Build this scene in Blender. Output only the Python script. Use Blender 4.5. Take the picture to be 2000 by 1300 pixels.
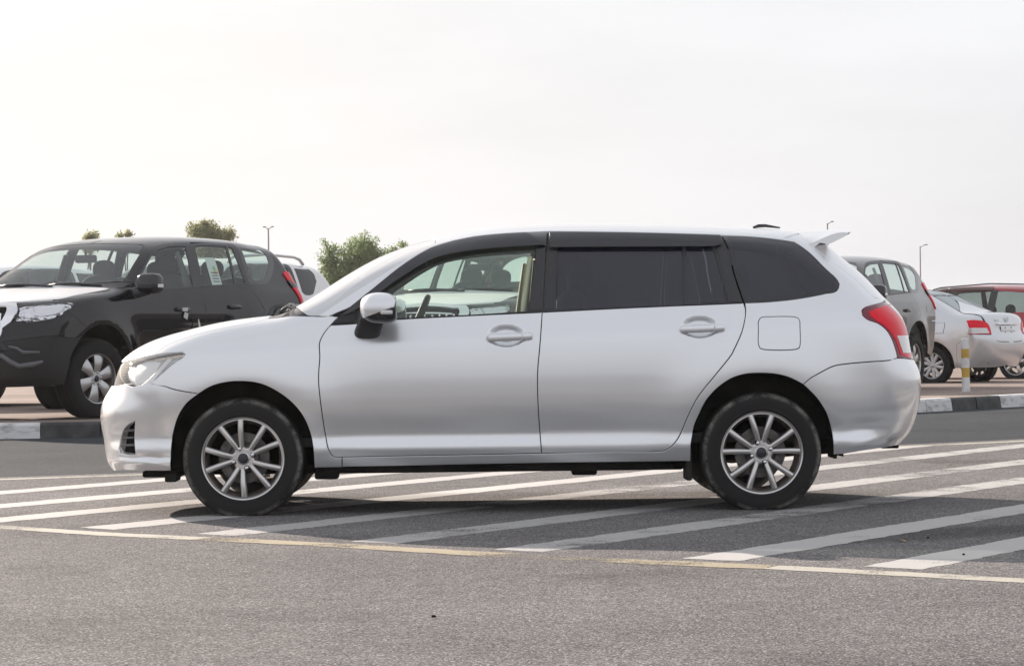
import bpy, bmesh, math, random
import numpy as np
from mathutils import Vector, Matrix, noise
from mathutils.geometry import delaunay_2d_cdt
random.seed(7); rng=np.random.default_rng(7)
for o in list(bpy.data.objects): bpy.data.objects.remove(o)
SC=bpy.context.scene; COL=SC.collection
# ---------------------------------------------------------------- camera, sky, sun, exposure
cam=bpy.data.cameras.new('camera'); co=bpy.data.objects.new('camera',cam); COL.objects.link(co)
cam.sensor_width=36; cam.lens=92.7; cam.clip_start=.1; cam.clip_end=20000
co.location=(0,0,.90); co.rotation_euler=(math.radians(90),math.radians(.62),0)
SC.camera=co
SUN_EL=math.radians(18.5); SUN_AZ=math.radians(-35)      # azimuth from +Y (into the picture), negative = left
world=bpy.data.worlds.new('World'); SC.world=world; world.use_nodes=True
nt=world.node_tree; nt.nodes.clear()
out=nt.nodes.new('ShaderNodeOutputWorld'); bg=nt.nodes.new('ShaderNodeBackground'); sky=nt.nodes.new('ShaderNodeTexSky')
sky.sky_type='NISHITA'; sky.sun_disc=False; sky.sun_elevation=SUN_EL; sky.sun_rotation=SUN_AZ
sky.air_density=1.0; sky.dust_density=4.0; sky.ozone_density=1.0; sky.altitude=0
hs=nt.nodes.new('ShaderNodeHueSaturation'); hs.inputs['Saturation'].default_value=.85
# thin high haze over the whole sky: evens the blue-to-yellow spread of the clear sky
mx=nt.nodes.new('ShaderNodeMix'); mx.data_type='RGBA'; mx.inputs['Factor'].default_value=.82; mx.inputs['B'].default_value=(8.5,8.5,8.65,1)
tcw=nt.nodes.new('ShaderNodeTexCoord'); mpw=nt.nodes.new('ShaderNodeMapping'); mpw.inputs['Scale'].default_value=(1.2,1.2,5.5); mpw.inputs['Rotation'].default_value=(.12,.05,.3)
cn=nt.nodes.new('ShaderNodeTexNoise'); cn.inputs['Scale'].default_value=2.2; cn.inputs['Detail'].default_value=6; cn.inputs['Roughness'].default_value=.55
cr_=nt.nodes.new('ShaderNodeMapRange'); cr_.inputs['From Min'].default_value=.3; cr_.inputs['From Max'].default_value=.7; cr_.inputs['To Min'].default_value=.88; cr_.inputs['To Max'].default_value=1.07
cm=nt.nodes.new('ShaderNodeVectorMath'); cm.operation='SCALE'; cm.inputs[0].default_value=(7.55,7.65,8.05)
sx=nt.nodes.new('ShaderNodeSeparateXYZ'); nt.links.new(tcw.outputs['Generated'],sx.inputs[0]); el=nt.nodes.new('ShaderNodeMapRange'); el.interpolation_type='SMOOTHSTEP'
el.inputs['From Min'].default_value=.05; el.inputs['From Max'].default_value=.9; el.inputs['To Min'].default_value=.86; el.inputs['To Max'].default_value=.74; nt.links.new(sx.outputs['Z'],el.inputs['Value']); nt.links.new(el.outputs[0],mx.inputs['Factor'])
nt.links.new(tcw.outputs['Generated'],mpw.inputs[0]); nt.links.new(mpw.outputs[0],cn.inputs['Vector']); nt.links.new(cn.outputs['Fac'],cr_.inputs['Value']); nt.links.new(cr_.outputs[0],cm.inputs['Scale']); nt.links.new(cm.outputs[0],mx.inputs['B'])
nt.links.new(sky.outputs[0],hs.inputs['Color']); nt.links.new(hs.outputs[0],mx.inputs['A']); nt.links.new(mx.outputs['Result'],bg.inputs['Color'])
bg.inputs['Strength'].default_value=.060; nt.links.new(bg.outputs[0],out.inputs['Surface'])
sl=bpy.data.lights.new('sun','SUN'); sl.energy=5.0; sl.angle=math.radians(.6); sl.color=(1,.87,.76)
so=bpy.data.objects.new('sun',sl); COL.objects.link(so)
sd=Vector((math.sin(SUN_AZ)*math.cos(SUN_EL),math.cos(SUN_AZ)*math.cos(SUN_EL),math.sin(SUN_EL)))
so.rotation_euler=sd.to_track_quat('Z','Y').to_euler(); so.location=sd*60
SC.view_settings.view_transform='Standard'; SC.view_settings.look='None'; SC.view_settings.exposure=1.02; SC.view_settings.gamma=1
SC.view_settings.use_curve_mapping=False
SC.render.engine='CYCLES'
SC.cycles.max_bounces=10; SC.cycles.transparent_max_bounces=24; SC.cycles.sample_clamp_indirect=6
# ---------------------------------------------------------------- materials
def mat(name,col=(.5,.5,.5),rough=.5,metal=0,coat=0,spec=.5,coat_rough=.03,ior=1.5):
    m=bpy.data.materials.new(name); m.use_nodes=True; b=m.node_tree.nodes['Principled BSDF']
    b.inputs['Base Color'].default_value=(*col,1); b.inputs['Roughness'].default_value=rough; b.inputs['Metallic'].default_value=metal
    b.inputs['Coat Weight'].default_value=coat; b.inputs['Coat Roughness'].default_value=coat_rough; b.inputs['Specular IOR Level'].default_value=spec
    b.inputs['IOR'].default_value=ior
    return m
def nodes(m): return m.node_tree.nodes, m.node_tree.links, m.node_tree.nodes['Principled BSDF']
def noise_mix(m,c1,c2,scale=5,detail=4,lo=.35,hi=.65,coord='Object',rough=None,vec_scale=(1,1,1)):
    """colour varies between c1 and c2 by noise"""
    N,L,b=nodes(m); tc=N.new('ShaderNodeTexCoord'); mp=N.new('ShaderNodeMapping'); mp.inputs['Scale'].default_value=vec_scale
    nz=N.new('ShaderNodeTexNoise'); nz.inputs['Scale'].default_value=scale; nz.inputs['Detail'].default_value=detail
    r=N.new('ShaderNodeMapRange'); r.inputs['From Min'].default_value=lo; r.inputs['From Max'].default_value=hi
    x=N.new('ShaderNodeMix'); x.data_type='RGBA'; x.inputs['A'].default_value=(*c1,1); x.inputs['B'].default_value=(*c2,1)
    L.new(tc.outputs[coord],mp.inputs['Vector']); L.new(mp.outputs[0],nz.inputs['Vector']); L.new(nz.outputs['Fac'],r.inputs['Value']); L.new(r.outputs[0],x.inputs['Factor'])
    L.new(x.outputs['Result'],b.inputs['Base Color'])
    return x,r,nz,mp
def bump(m,scale,strength,dist=.002,detail=3,coord='Object'):
    N,L,b=nodes(m); tc=N.new('ShaderNodeTexCoord'); nz=N.new('ShaderNodeTexNoise'); nz.inputs['Scale'].default_value=scale; nz.inputs['Detail'].default_value=detail
    bp=N.new('ShaderNodeBump'); bp.inputs['Strength'].default_value=strength; bp.inputs['Distance'].default_value=dist
    L.new(tc.outputs[coord],nz.inputs['Vector']); L.new(nz.outputs['Fac'],bp.inputs['Height']); L.new(bp.outputs[0],b.inputs['Normal'])
def glass(name,tint,ior=1.5,rough=0.0,film=0.0,film_col=(.5,.5,.5)):
    m=bpy.data.materials.new(name); m.use_nodes=True; N=m.node_tree.nodes; L=m.node_tree.links; N.clear()
    o=N.new('ShaderNodeOutputMaterial'); t=N.new('ShaderNodeBsdfTransparent'); t.inputs['Color'].default_value=(*tint,1)
    g=N.new('ShaderNodeBsdfGlossy'); g.inputs['Roughness'].default_value=rough; f=N.new('ShaderNodeFresnel'); geo=N.new('ShaderNodeNewGeometry'); io=N.new('ShaderNodeMix'); io.inputs['A'].default_value=ior; io.inputs['B'].default_value=1/ior   # thin pane: same sheen from inside
    L.new(geo.outputs['Backfacing'],io.inputs['Factor']); L.new(io.outputs['Result'],f.inputs['IOR'])
    base=t.outputs[0]
    if film>0:   # diffuse film: dust, grey tint, and on some panes painted sheen
        d=N.new('ShaderNodeBsdfDiffuse'); d.inputs['Color'].default_value=(*film_col,1); fm=N.new('ShaderNodeMixShader'); fm.inputs[0].default_value=film
        L.new(t.outputs[0],fm.inputs[1]); L.new(d.outputs[0],fm.inputs[2]); base=fm.outputs[0]
    x=N.new('ShaderNodeMixShader'); L.new(f.outputs[0],x.inputs[0]); L.new(base,x.inputs[1]); L.new(g.outputs[0],x.inputs[2]); L.new(x.outputs[0],o.inputs['Surface'])
    return m
M={}
M['silver']=mat('silver_paint',(.805,.815,.835),.28,.71,1.0,.5,.07)
M['silver_b']=mat('silver_paint_saloon',(.66,.675,.70),.32,.6,1.0,.5)
M['black_paint']=mat('black_paint',(.004,.004,.007),.6,0,1.0,.0,.02)
M['mirror_paint']=mat('mirror_black',(.010,.010,.014),.25,0,.6,.4)
M['grey_paint']=mat('grey_paint',(.050,.047,.044),.35,.3,.8,.5)
M['white_paint']=mat('white_paint',(.78,.78,.78),.3,0,1.0,.5)
M['red_paint']=mat('red_paint',(.30,.012,.022),.3,.25,1.0,.5)
M['film']=mat('white_transport_film',(.74,.74,.75),.38,0,.2,.4); bump(M['film'],14,.25,.01)
M['gloss_black']=mat('gloss_black_trim',(.018,.018,.022),.22,0,.3,.5)
M['satin_black']=mat('satin_black_trim',(.028,.028,.034),.38,0,0,.5)
M['black_plastic']=mat('black_plastic',(.022,.022,.024),.55,0,0,.4); bump(M['black_plastic'],300,.15,.001)
M['grey_plastic']=mat('grey_plastic',(.13,.13,.14),.45,0,0,.4)
M['visor']=mat('smoked_acrylic',(.020,.020,.026),.16,0,.5,.5)
M['visor_brown']=mat('brown_acrylic',(.10,.065,.06),.25,0,.3,.5)
M['gap']=mat('dark_cavity',(.006,.006,.007),.8,0,0,.2)
M['under']=mat('underbody',(.012,.012,.013),.8,0,0,.2); noise_mix(M['under'],(.008,.008,.009),(.025,.024,.022),6)
M['rubber']=mat('tyre_rubber',(.014,.014,.016),.7,0,0,.2)
M['chrome']=mat('chrome',(.80,.80,.82),.10,1)
M['alloy']=mat('alloy',(.62,.605,.59),.28,.85,.5,.5,.08)
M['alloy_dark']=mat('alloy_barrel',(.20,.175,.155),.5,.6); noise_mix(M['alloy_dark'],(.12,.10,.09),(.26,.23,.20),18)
M['alloy_bright']=mat('alloy_bright',(.50,.50,.50),.28,.9,.3,.5)
M['hubcap']=mat('wheel_cover',(.52,.52,.53),.35,.3,.5,.5)
M['disc']=mat('brake_iron',(.16,.15,.145),.5,.7); noise_mix(M['disc'],(.10,.092,.088),(.2,.19,.185),25)
M['glass_clear']=glass('window_glass',(.90,.985,.925),1.5,film=.05,film_col=(.75,.86,.74))
M['glass_screen']=glass('screen_glass',(.90,.95,.94),1.5,film=.10,film_col=(.62,.68,.69))
M['glass_priv']=glass('privacy_glass',(.060,.062,.08),1.7,film=.14,film_col=(.10,.10,.18))
M['glass_dark']=glass('dark_glass',(.10,.11,.12),1.5,film=.05,film_col=(.2,.2,.22))
M['glass_wscreen']=glass('dust_glare_screen_glass',(.75,.83,.82),1.6,film=.74,film_col=(.88,.89,.91))  # near-white film paints in sky glare along with sunlit dust
M['glass_suv']=glass('estate_window_glass',(.82,.91,.87),1.5,film=.06,film_col=(.6,.65,.65))
M['glass_rear']=glass('sky_sheen_rear_glass',(.45,.52,.53),1.5,film=.90,film_col=(.40,.465,.475))  # pale film stands in for sky reflected in the saloon's rear glass
M['glass_tint']=glass('tinted_glass',(.50,.56,.54),1.5,film=.06,film_col=(.3,.32,.33))
M['lamp_clear']=glass('lamp_lens',(.95,.95,.95),1.5,film=.12,film_col=(.9,.9,.88))  # white film puts the lamp's sunlit glow into the lens colour
M['lens_red']=mat('red_lens_bright',(.78,.006,.026),.18,0,.12,.25)
M['lens_dark']=mat('red_lens_dark',(.17,.008,.028),.10,0,.5,.5)
M['lens_white']=mat('clear_lens',(.62,.61,.60),.15,.3,1.0,.5)
M['lens_amber']=mat('amber_lens',(.7,.25,.03),.2,0,.5,.5)
def ribbed(m,scale,strength,axis=2,dist=.004):
    N,L,b=nodes(m); tc=N.new('ShaderNodeTexCoord'); w=N.new('ShaderNodeTexWave'); w.bands_direction='XYZ'[axis]; w.inputs['Scale'].default_value=scale; w.inputs['Distortion'].default_value=.6
    bp=N.new('ShaderNodeBump'); bp.inputs['Strength'].default_value=strength; bp.inputs['Distance'].default_value=dist
    L.new(tc.outputs['Object'],w.inputs['Vector']); L.new(w.outputs['Fac'],bp.inputs['Height']); L.new(bp.outputs[0],b.inputs['Normal'])
ribbed(M['lens_white'],22,.08,2)
def facets(m,scale,strength,dist=.01):
    N,L,b=nodes(m); tc=N.new('ShaderNodeTexCoord'); v=N.new('ShaderNodeTexVoronoi'); v.inputs['Scale'].default_value=scale
    bp=N.new('ShaderNodeBump'); bp.inputs['Strength'].default_value=strength; bp.inputs['Distance'].default_value=dist
    L.new(tc.outputs['Object'],v.inputs['Vector']); L.new(v.outputs['Distance'],bp.inputs['Height']); L.new(bp.outputs[0],b.inputs['Normal'])
M['reflector']=mat('lamp_reflector',(.85,.85,.86),.25,.35); facets(M['reflector'],16,.5)
M['reflector_c']=mat('cut_reflector',(.80,.80,.82),.12,1); facets(M['reflector_c'],26,1.0,.02)
M['lens_thin']=glass('clear_lamp_cover',(.96,.96,.97),1.5,film=.03,film_col=(.9,.9,.9))
M['reflector_w']=mat('lamp_bowl',(.88,.88,.88),.3,.1)
M['fabric']=mat('seat_fabric',(.05,.052,.058),.9,0,0,.2)
M['fabric_grey']=mat('seat_fabric_grey',(.11,.115,.125),.8,0,0,.2)
M['trim_dark']=mat('interior_trim',(.035,.036,.038),.75,0,0,.3)
M['trim_cream']=mat('cream_trim',(.62,.57,.42),.7,0,0,.3)
M['paper']=mat('paper',(.82,.83,.80),.7)
M['paper_green']=mat('paper_green',(.25,.55,.20),.7); M['paper_yellow']=mat('paper_yellow',(.8,.65,.12),.7); M['paper_red']=mat('paper_red',(.7,.15,.08),.7)
M['ink']=mat('ink',(.03,.03,.035),.7)
M['plastic_wrap']=mat('clear_wrap',(.55,.58,.58),.25,0,0,.5)
# dusty tyre shoulder of the wagon: dried mud rubbed on the outer shoulder
def tyre_mat(name,dust,amount):
    m=mat(name,(.012,.012,.014),.7,0,0,.2); N,L,b=nodes(m); tc=N.new('ShaderNodeTexCoord'); sp=N.new('ShaderNodeSeparateXYZ'); L.new(tc.outputs['Object'],sp.inputs[0])
    cx=N.new('ShaderNodeCombineXYZ'); L.new(sp.outputs['X'],cx.inputs['X']); L.new(sp.outputs['Z'],cx.inputs['Y'])
    ln=N.new('ShaderNodeVectorMath'); ln.operation='LENGTH'; L.new(cx.outputs[0],ln.inputs[0])
    r1=N.new('ShaderNodeMapRange'); r1.interpolation_type='SMOOTHSTEP'; r1.inputs['From Min'].default_value=.268; r1.inputs['From Max'].default_value=.289; L.new(ln.outputs['Value'],r1.inputs['Value'])
    r2=N.new('ShaderNodeMapRange'); r2.interpolation_type='SMOOTHSTEP'; r2.inputs['From Min'].default_value=.303; r2.inputs['From Max'].default_value=.292; L.new(ln.outputs['Value'],r2.inputs['Value'])
    nz=N.new('ShaderNodeTexNoise'); nz.inputs['Scale'].default_value=9; nz.inputs['Detail'].default_value=8; nz.inputs['Roughness'].default_value=.75; L.new(tc.outputs['Object'],nz.inputs['Vector'])
    r3=N.new('ShaderNodeMapRange'); r3.inputs['From Min'].default_value=.42; r3.inputs['From Max'].default_value=.70; L.new(nz.outputs['Fac'],r3.inputs['Value'])
    a=N.new('ShaderNodeMath'); a.operation='MULTIPLY'; L.new(r1.outputs[0],a.inputs[0]); L.new(r2.outputs[0],a.inputs[1])
    c=N.new('ShaderNodeMath'); c.operation='MULTIPLY'; L.new(a.outputs[0],c.inputs[0]); L.new(r3.outputs[0],c.inputs[1])
    d=N.new('ShaderNodeMath'); d.operation='MULTIPLY_ADD'; L.new(c.outputs[0],d.inputs[0]); d.inputs[1].default_value=amount; d.inputs[2].default_value=.03; d.use_clamp=True
    x=N.new('ShaderNodeMix'); x.data_type='RGBA'; x.inputs['A'].default_value=(.012,.012,.014,1); x.inputs['B'].default_value=(*dust,1); L.new(d.outputs[0],x.inputs['Factor']); L.new(x.outputs['Result'],b.inputs['Base Color'])
    return m
M['tyre_wagon']=tyre_mat('tyre_worn',(.30,.29,.26),.9)
# asphalt: grey aggregate in dark binder, stains, worn patches
def asphalt(name='asphalt',tint=(1,1,1),contrast=1.0):
    m=mat(name,(.2,.2,.2),.95,0,0,.06); N,L,b=nodes(m); tc=N.new('ShaderNodeTexCoord')
    def nz(sc,det,rough=.6):
        n=N.new('ShaderNodeTexNoise'); n.inputs['Scale'].default_value=sc; n.inputs['Detail'].default_value=det; n.inputs['Roughness'].default_value=rough; L.new(tc.outputs['Object'],n.inputs['Vector']); return n
    v=N.new('ShaderNodeTexVoronoi'); v.inputs['Scale'].default_value=150; L.new(tc.outputs['Object'],v.inputs['Vector'])
    sep=N.new('ShaderNodeSeparateColor'); L.new(v.outputs['Color'],sep.inputs[0])
    ramp=N.new('ShaderNodeValToRGB'); e=ramp.color_ramp.elements; e[0].position=0; e[0].color=(.0965,.0925,.0935,1); e[1].position=1; e[1].color=(.45,.434,.433,1)
    k=ramp.color_ramp.elements.new(.45); k.color=(.178,.1715,.172,1); k=ramp.color_ramp.elements.new(.85); k.color=(.268,.257,.257,1)
    L.new(sep.outputs[0],ramp.inputs[0])
    # binder between the stones
    edge=N.new('ShaderNodeMapRange'); edge.inputs['From Min'].default_value=.15; edge.inputs['From Max'].default_value=.75; edge.inputs['To Min'].default_value=1.12; edge.inputs['To Max'].default_value=.62; L.new(v.outputs['Distance'],edge.inputs['Value'])
    big=nz(.55,5,.62); r=N.new('ShaderNodeMapRange'); r.inputs['From Min'].default_value=.3; r.inputs['From Max'].default_value=.7; r.inputs['To Min'].default_value=.80; r.inputs['To Max'].default_value=1.16; L.new(big.outputs['Fac'],r.inputs['Value'])
    mid=nz(7,4); r2=N.new('ShaderNodeMapRange'); r2.inputs['From Min'].default_value=.3; r2.inputs['From Max'].default_value=.7; r2.inputs['To Min'].default_value=.90; r2.inputs['To Max'].default_value=1.1; L.new(mid.outputs['Fac'],r2.inputs['Value'])
    # oil stains where cars stand
    st=nz(.8,3,.5); r3=N.new('ShaderNodeMapRange'); r3.inputs['From Min'].default_value=.60; r3.inputs['From Max'].default_value=.72; r3.inputs['To Min'].default_value=1.0; r3.inputs['To Max'].default_value=.72; L.new(st.outputs['Fac'],r3.inputs['Value'])
    p=edge.outputs[0]
    # one long oil stain near the right-hand stripes
    mp=N.new('ShaderNodeMapping'); mp.vector_type='TEXTURE'; mp.inputs['Location'].default_value=(1.85,11.55,0); mp.inputs['Rotation'].default_value=(0,0,.62); mp.inputs['Scale'].default_value=(1.0,.30,1); L.new(tc.outputs['Object'],mp.inputs[0])
    wn=nz(2.6,4); wv=N.new('ShaderNodeVectorMath'); wv.operation='MULTIPLY_ADD'; wv.inputs[1].default_value=(.9,.9,0); L.new(wn.outputs['Color'],wv.inputs[0]); L.new(mp.outputs[0],wv.inputs[2])
    ws=N.new('ShaderNodeVectorMath'); ws.operation='SUBTRACT'; ws.inputs[1].default_value=(.45,.45,0); L.new(wv.outputs[0],ws.inputs[0]); wl=N.new('ShaderNodeVectorMath'); wl.operation='LENGTH'; L.new(ws.outputs[0],wl.inputs[0])
    r4=N.new('ShaderNodeMapRange'); r4.interpolation_type='SMOOTHSTEP'; r4.inputs['From Min'].default_value=.55; r4.inputs['From Max'].default_value=1.05; r4.inputs['To Min'].default_value=.66; r4.inputs['To Max'].default_value=1; L.new(wl.outputs['Value'],r4.inputs['Value'])
    for q in (r,r2,r3,r4):
        a=N.new('ShaderNodeMath'); a.operation='MULTIPLY'; L.new(p,a.inputs[0]); L.new(q.outputs[0],a.inputs[1]); p=a.outputs[0]
    for e_ in ramp.color_ramp.elements:
        c_=e_.color; e_.color=tuple(.165+(c_[i]-.165)*contrast if i<3 else 1 for i in range(4))
    tn=N.new('ShaderNodeVectorMath'); tn.operation='MULTIPLY'; tn.inputs[1].default_value=tint; L.new(ramp.outputs[0],tn.inputs[0])
    x=N.new('ShaderNodeVectorMath'); x.operation='SCALE'; L.new(tn.outputs[0],x.inputs[0]); L.new(p,x.inputs['Scale']); L.new(x.outputs[0],b.inputs['Base Color'])
    bp=N.new('ShaderNodeBump'); bp.inputs['Strength'].default_value=.55; bp.inputs['Distance'].default_value=.004; bp.invert=True; L.new(v.outputs['Distance'],bp.inputs['Height']); L.new(bp.outputs[0],b.inputs['Normal'])
    return m
M['asphalt']=asphalt(); M['asphalt_lane']=asphalt('asphalt_lane',(.34,.39,.44),.6)
def paint_line(name,col,wear,grime):
    """worn road paint: patches rubbed through to the asphalt"""
    m=mat(name,col,.8,0,0,.2); N,L,b=nodes(m); tc=N.new('ShaderNodeTexCoord'); o=N.get('Material Output')
    def nz(sc,det,rough=.7):
        n=N.new('ShaderNodeTexNoise'); n.inputs['Scale'].default_value=sc; n.inputs['Detail'].default_value=det; n.inputs['Roughness'].default_value=rough; L.new(tc.outputs['Object'],n.inputs['Vector']); return n
    a0=nz(.9,5); a=N.new('ShaderNodeMath'); a.operation='MULTIPLY_ADD'; a.inputs[1].default_value=2.2; a.inputs[2].default_value=-.6; L.new(a0.outputs['Fac'],a.inputs[0]); f=nz(85,3); s=N.new('ShaderNodeMath'); s.operation='MULTIPLY_ADD'; L.new(f.outputs['Fac'],s.inputs[0]); s.inputs[1].default_value=1.1; L.new(a.outputs[0],s.inputs[2])
    r=N.new('ShaderNodeMapRange'); r.inputs['From Min'].default_value=wear; r.inputs['From Max'].default_value=wear+.22; L.new(s.outputs[0],r.inputs['Value'])
    g=nz(30,5); rg=N.new('ShaderNodeMapRange'); rg.inputs['From Min'].default_value=.35; rg.inputs['From Max'].default_value=.7; L.new(g.outputs['Fac'],rg.inputs['Value'])
    x=N.new('ShaderNodeMix'); x.data_type='RGBA'; x.inputs['A'].default_value=(*col,1); x.inputs['B'].default_value=(*grime,1); L.new(rg.outputs[0],x.inputs['Factor']); L.new(x.outputs['Result'],b.inputs['Base Color'])
    t=N.new('ShaderNodeBsdfTransparent'); ms=N.new('ShaderNodeMixShader'); L.new(r.outputs[0],ms.inputs[0]); L.new(b.outputs[0],ms.inputs[1]); L.new(t.outputs[0],ms.inputs[2]); L.new(ms.outputs[0],o.inputs['Surface'])
    return m
M['line_white']=paint_line('road_paint_white',(.47,.46,.45),1.26,(.42,.41,.40))
M['line_faded']=paint_line('road_paint_faded',(.46,.455,.45),1.12,(.33,.32,.31))
M['line_yellow']=paint_line('road_paint_yellow',(.36,.33,.27),1.02,(.36,.29,.17))
M['line_cream']=paint_line('road_paint_cream',(.45,.43,.38),1.18,(.42,.40,.34))
def paving():
    m=mat('brick_paving',(.4,.3,.25),.95,0,0,.06); N,L,b=nodes(m); tc=N.new('ShaderNodeTexCoord'); mp=N.new('ShaderNodeMapping'); mp.inputs['Rotation'].default_value=(0,0,.5); L.new(tc.outputs['Object'],mp.inputs[0])
    br=N.new('ShaderNodeTexBrick'); br.inputs['Scale'].default_value=2.5; br.inputs['Mortar Size'].default_value=.012; br.inputs['Color1'].default_value=(.31,.255,.225,1); br.inputs['Color2'].default_value=(.255,.205,.183,1); br.inputs['Mortar'].default_value=(.20,.17,.145,1); L.new(mp.outputs[0],br.inputs['Vector'])
    nz=N.new('ShaderNodeTexNoise'); nz.inputs['Scale'].default_value=.9; nz.inputs['Detail'].default_value=6; L.new(tc.outputs['Object'],nz.inputs['Vector'])
    r=N.new('ShaderNodeMapRange'); r.inputs['From Min'].default_value=.3; r.inputs['From Max'].default_value=.7; r.inputs['To Min'].default_value=.75; r.inputs['To Max'].default_value=1.25; L.new(nz.outputs['Fac'],r.inputs['Value'])
    x=N.new('ShaderNodeVectorMath'); x.operation='SCALE'; L.new(br.outputs[0],x.inputs[0]); L.new(r.outputs[0],x.inputs['Scale']); L.new(x.outputs[0],b.inputs['Base Color'])
    bp=N.new('ShaderNodeBump'); bp.inputs['Strength'].default_value=.4; bp.inputs['Distance'].default_value=.004; bp.invert=True; L.new(br.outputs['Fac'],bp.inputs['Height']); L.new(bp.outputs[0],b.inputs['Normal'])
    return m
M['paving']=paving()
M['kerb_white']=mat('kerb_white',(.66,.66,.66),.75,0,0,.3); noise_mix(M['kerb_white'],(.68,.68,.68),(.34,.33,.32),9,7,.48,.74,vec_scale=(1,1,2.5)); bump(M['kerb_white'],40,.4,.004)
M['kerb_black']=mat('kerb_black',(.035,.036,.04),.6,0,0,.4); noise_mix(M['kerb_black'],(.030,.031,.035),(.075,.075,.078),7,6,.4,.75); bump(M['kerb_black'],40,.4,.004)
M['bollard_white']=mat('bollard_white',(.70,.70,.70),.5); noise_mix(M['bollard_white'],(.72,.72,.72),(.48,.47,.46),14,6,.5,.75)
M['bollard_yellow']=mat('bollard_yellow',(.55,.34,.05),.5); noise_mix(M['bollard_yellow'],(.56,.36,.06),(.38,.24,.06),14,6,.45,.75)
M['pole']=mat('lamp_post_steel',(.34,.31,.30),.5,.3)  # steel colour lightened to imitate haze over the far posts
M['bark']=mat('bark',(.10,.075,.055),.9)
def leafmat(name,c1,c2):
    m=bpy.data.materials.new(name); m.use_nodes=True; N=m.node_tree.nodes; L=m.node_tree.links; N.clear(); o=N.new('ShaderNodeOutputMaterial')
    d=N.new('ShaderNodeBsdfDiffuse'); t=N.new('ShaderNodeBsdfTranslucent'); x=N.new('ShaderNodeMixShader'); x.inputs[0].default_value=.58
    tc=N.new('ShaderNodeTexCoord'); nz=N.new('ShaderNodeTexNoise'); nz.inputs['Scale'].default_value=1.7; nz.inputs['Detail'].default_value=5; L.new(tc.outputs['Object'],nz.inputs['Vector'])
    r=N.new('ShaderNodeMapRange'); r.inputs['From Min'].default_value=.38; r.inputs['From Max'].default_value=.62; L.new(nz.outputs['Fac'],r.inputs['Value'])
    c=N.new('ShaderNodeMix'); c.data_type='RGBA'; c.inputs['A'].default_value=(*c1,1); c.inputs['B'].default_value=(*c2,1); L.new(r.outputs[0],c.inputs['Factor'])
    for s in (d,t): L.new(c.outputs['Result'],s.inputs['Color'])
    L.new(d.outputs[0],x.inputs[1]); L.new(t.outputs[0],x.inputs[2]); L.new(x.outputs[0],o.inputs['Surface']); return m
M['leaf']=leafmat('leaf',(.165,.225,.095),(.26,.32,.145))  # both leaf tones are lightened in colour to imitate distant haze
M['leaf_b']=leafmat('leaf_olive',(.235,.25,.125),(.31,.32,.165))
# ---------------------------------------------------------------- helpers
def link(name,me,m=None,parent=None,loc=None):
    o=bpy.data.objects.new(name,me); COL.objects.link(o)
    if m is not None: me.materials.append(m)
    if parent is not None: o.parent=parent
    if loc is not None: o.location=loc
    return o
def thing(name,label,cat,loc=(0,0,0),rz=0,group=None):
    o=bpy.data.objects.new(name,None); COL.objects.link(o); o.location=loc; o.rotation_euler=(0,0,rz); o.empty_display_size=.1
    return tag(o,label,cat,group)
def tag(o,label=None,cat=None,group=None,kind=None):
    for k,v in (('label',label),('category',cat),('group',group),('kind',kind)):
        if v: o[k]=v
    return o
def mesh_from(name,V,Fc,smooth=True,normals=None):
    me=bpy.data.meshes.new(name); me.from_pydata([tuple(map(float,v)) for v in V],[],[tuple(map(int,f)) for f in Fc])
    me.polygons.foreach_set('use_smooth',[smooth]*len(me.polygons))
    if normals is not None: me.normals_split_custom_set_from_vertices([tuple(map(float,n)) for n in normals])
    me.update(); return me
def bm_obj(name,bm,m,parent=None,smooth=False,angle=None):
    me=bpy.data.meshes.new(name); bmesh.ops.recalc_face_normals(bm,faces=bm.faces[:]); bm.to_mesh(me); bm.free()
    me.polygons.foreach_set('use_smooth',[smooth]*len(me.polygons))
    if smooth and angle: me.set_sharp_from_angle(angle=math.radians(angle))
    return link(name,me,m,parent)
def bm_box(bm,c,s,bev=0,rot=None,seg=2):
    r=bmesh.ops.create_cube(bm,size=1); vs=r['verts']; bmesh.ops.scale(bm,vec=s,verts=vs)
    if bev:
        e=list({e for v in vs for e in v.link_edges}); rr=bmesh.ops.bevel(bm,geom=e,offset=bev,segments=seg,affect='EDGES',profile=.5); vs=list({v for f in rr['faces'] for v in f.verts}|{v for v in vs if v.is_valid})
    if rot is not None: bmesh.ops.rotate(bm,cent=(0,0,0),matrix=rot,verts=vs)
    bmesh.ops.translate(bm,vec=c,verts=vs); return vs
def bm_tube(bm,pts,r,seg=10,cap=True):
    pts=[Vector(p) for p in pts]; rs=r if isinstance(r,(list,tuple)) else [r]*len(pts); rings=[]; up=None
    for i,p in enumerate(pts):
        d=(pts[min(i+1,len(pts)-1)]-pts[max(i-1,0)]).normalized()
        if up is None: up=Vector((0,0,1)) if abs(d.z)<.9 else Vector((1,0,0))
        a=d.cross(up).normalized(); b=a.cross(d).normalized(); up=b
        rings.append([bm.verts.new(p+rs[i]*(math.cos(t)*a+math.sin(t)*b)) for t in [2*math.pi*k/seg for k in range(seg)]])
    for A,B in zip(rings,rings[1:]):
        for k in range(seg): bm.faces.new((A[k],A[(k+1)%seg],B[(k+1)%seg],B[k]))
    if cap: bm.faces.new(rings[0][::-1]); bm.faces.new(rings[-1])
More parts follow.
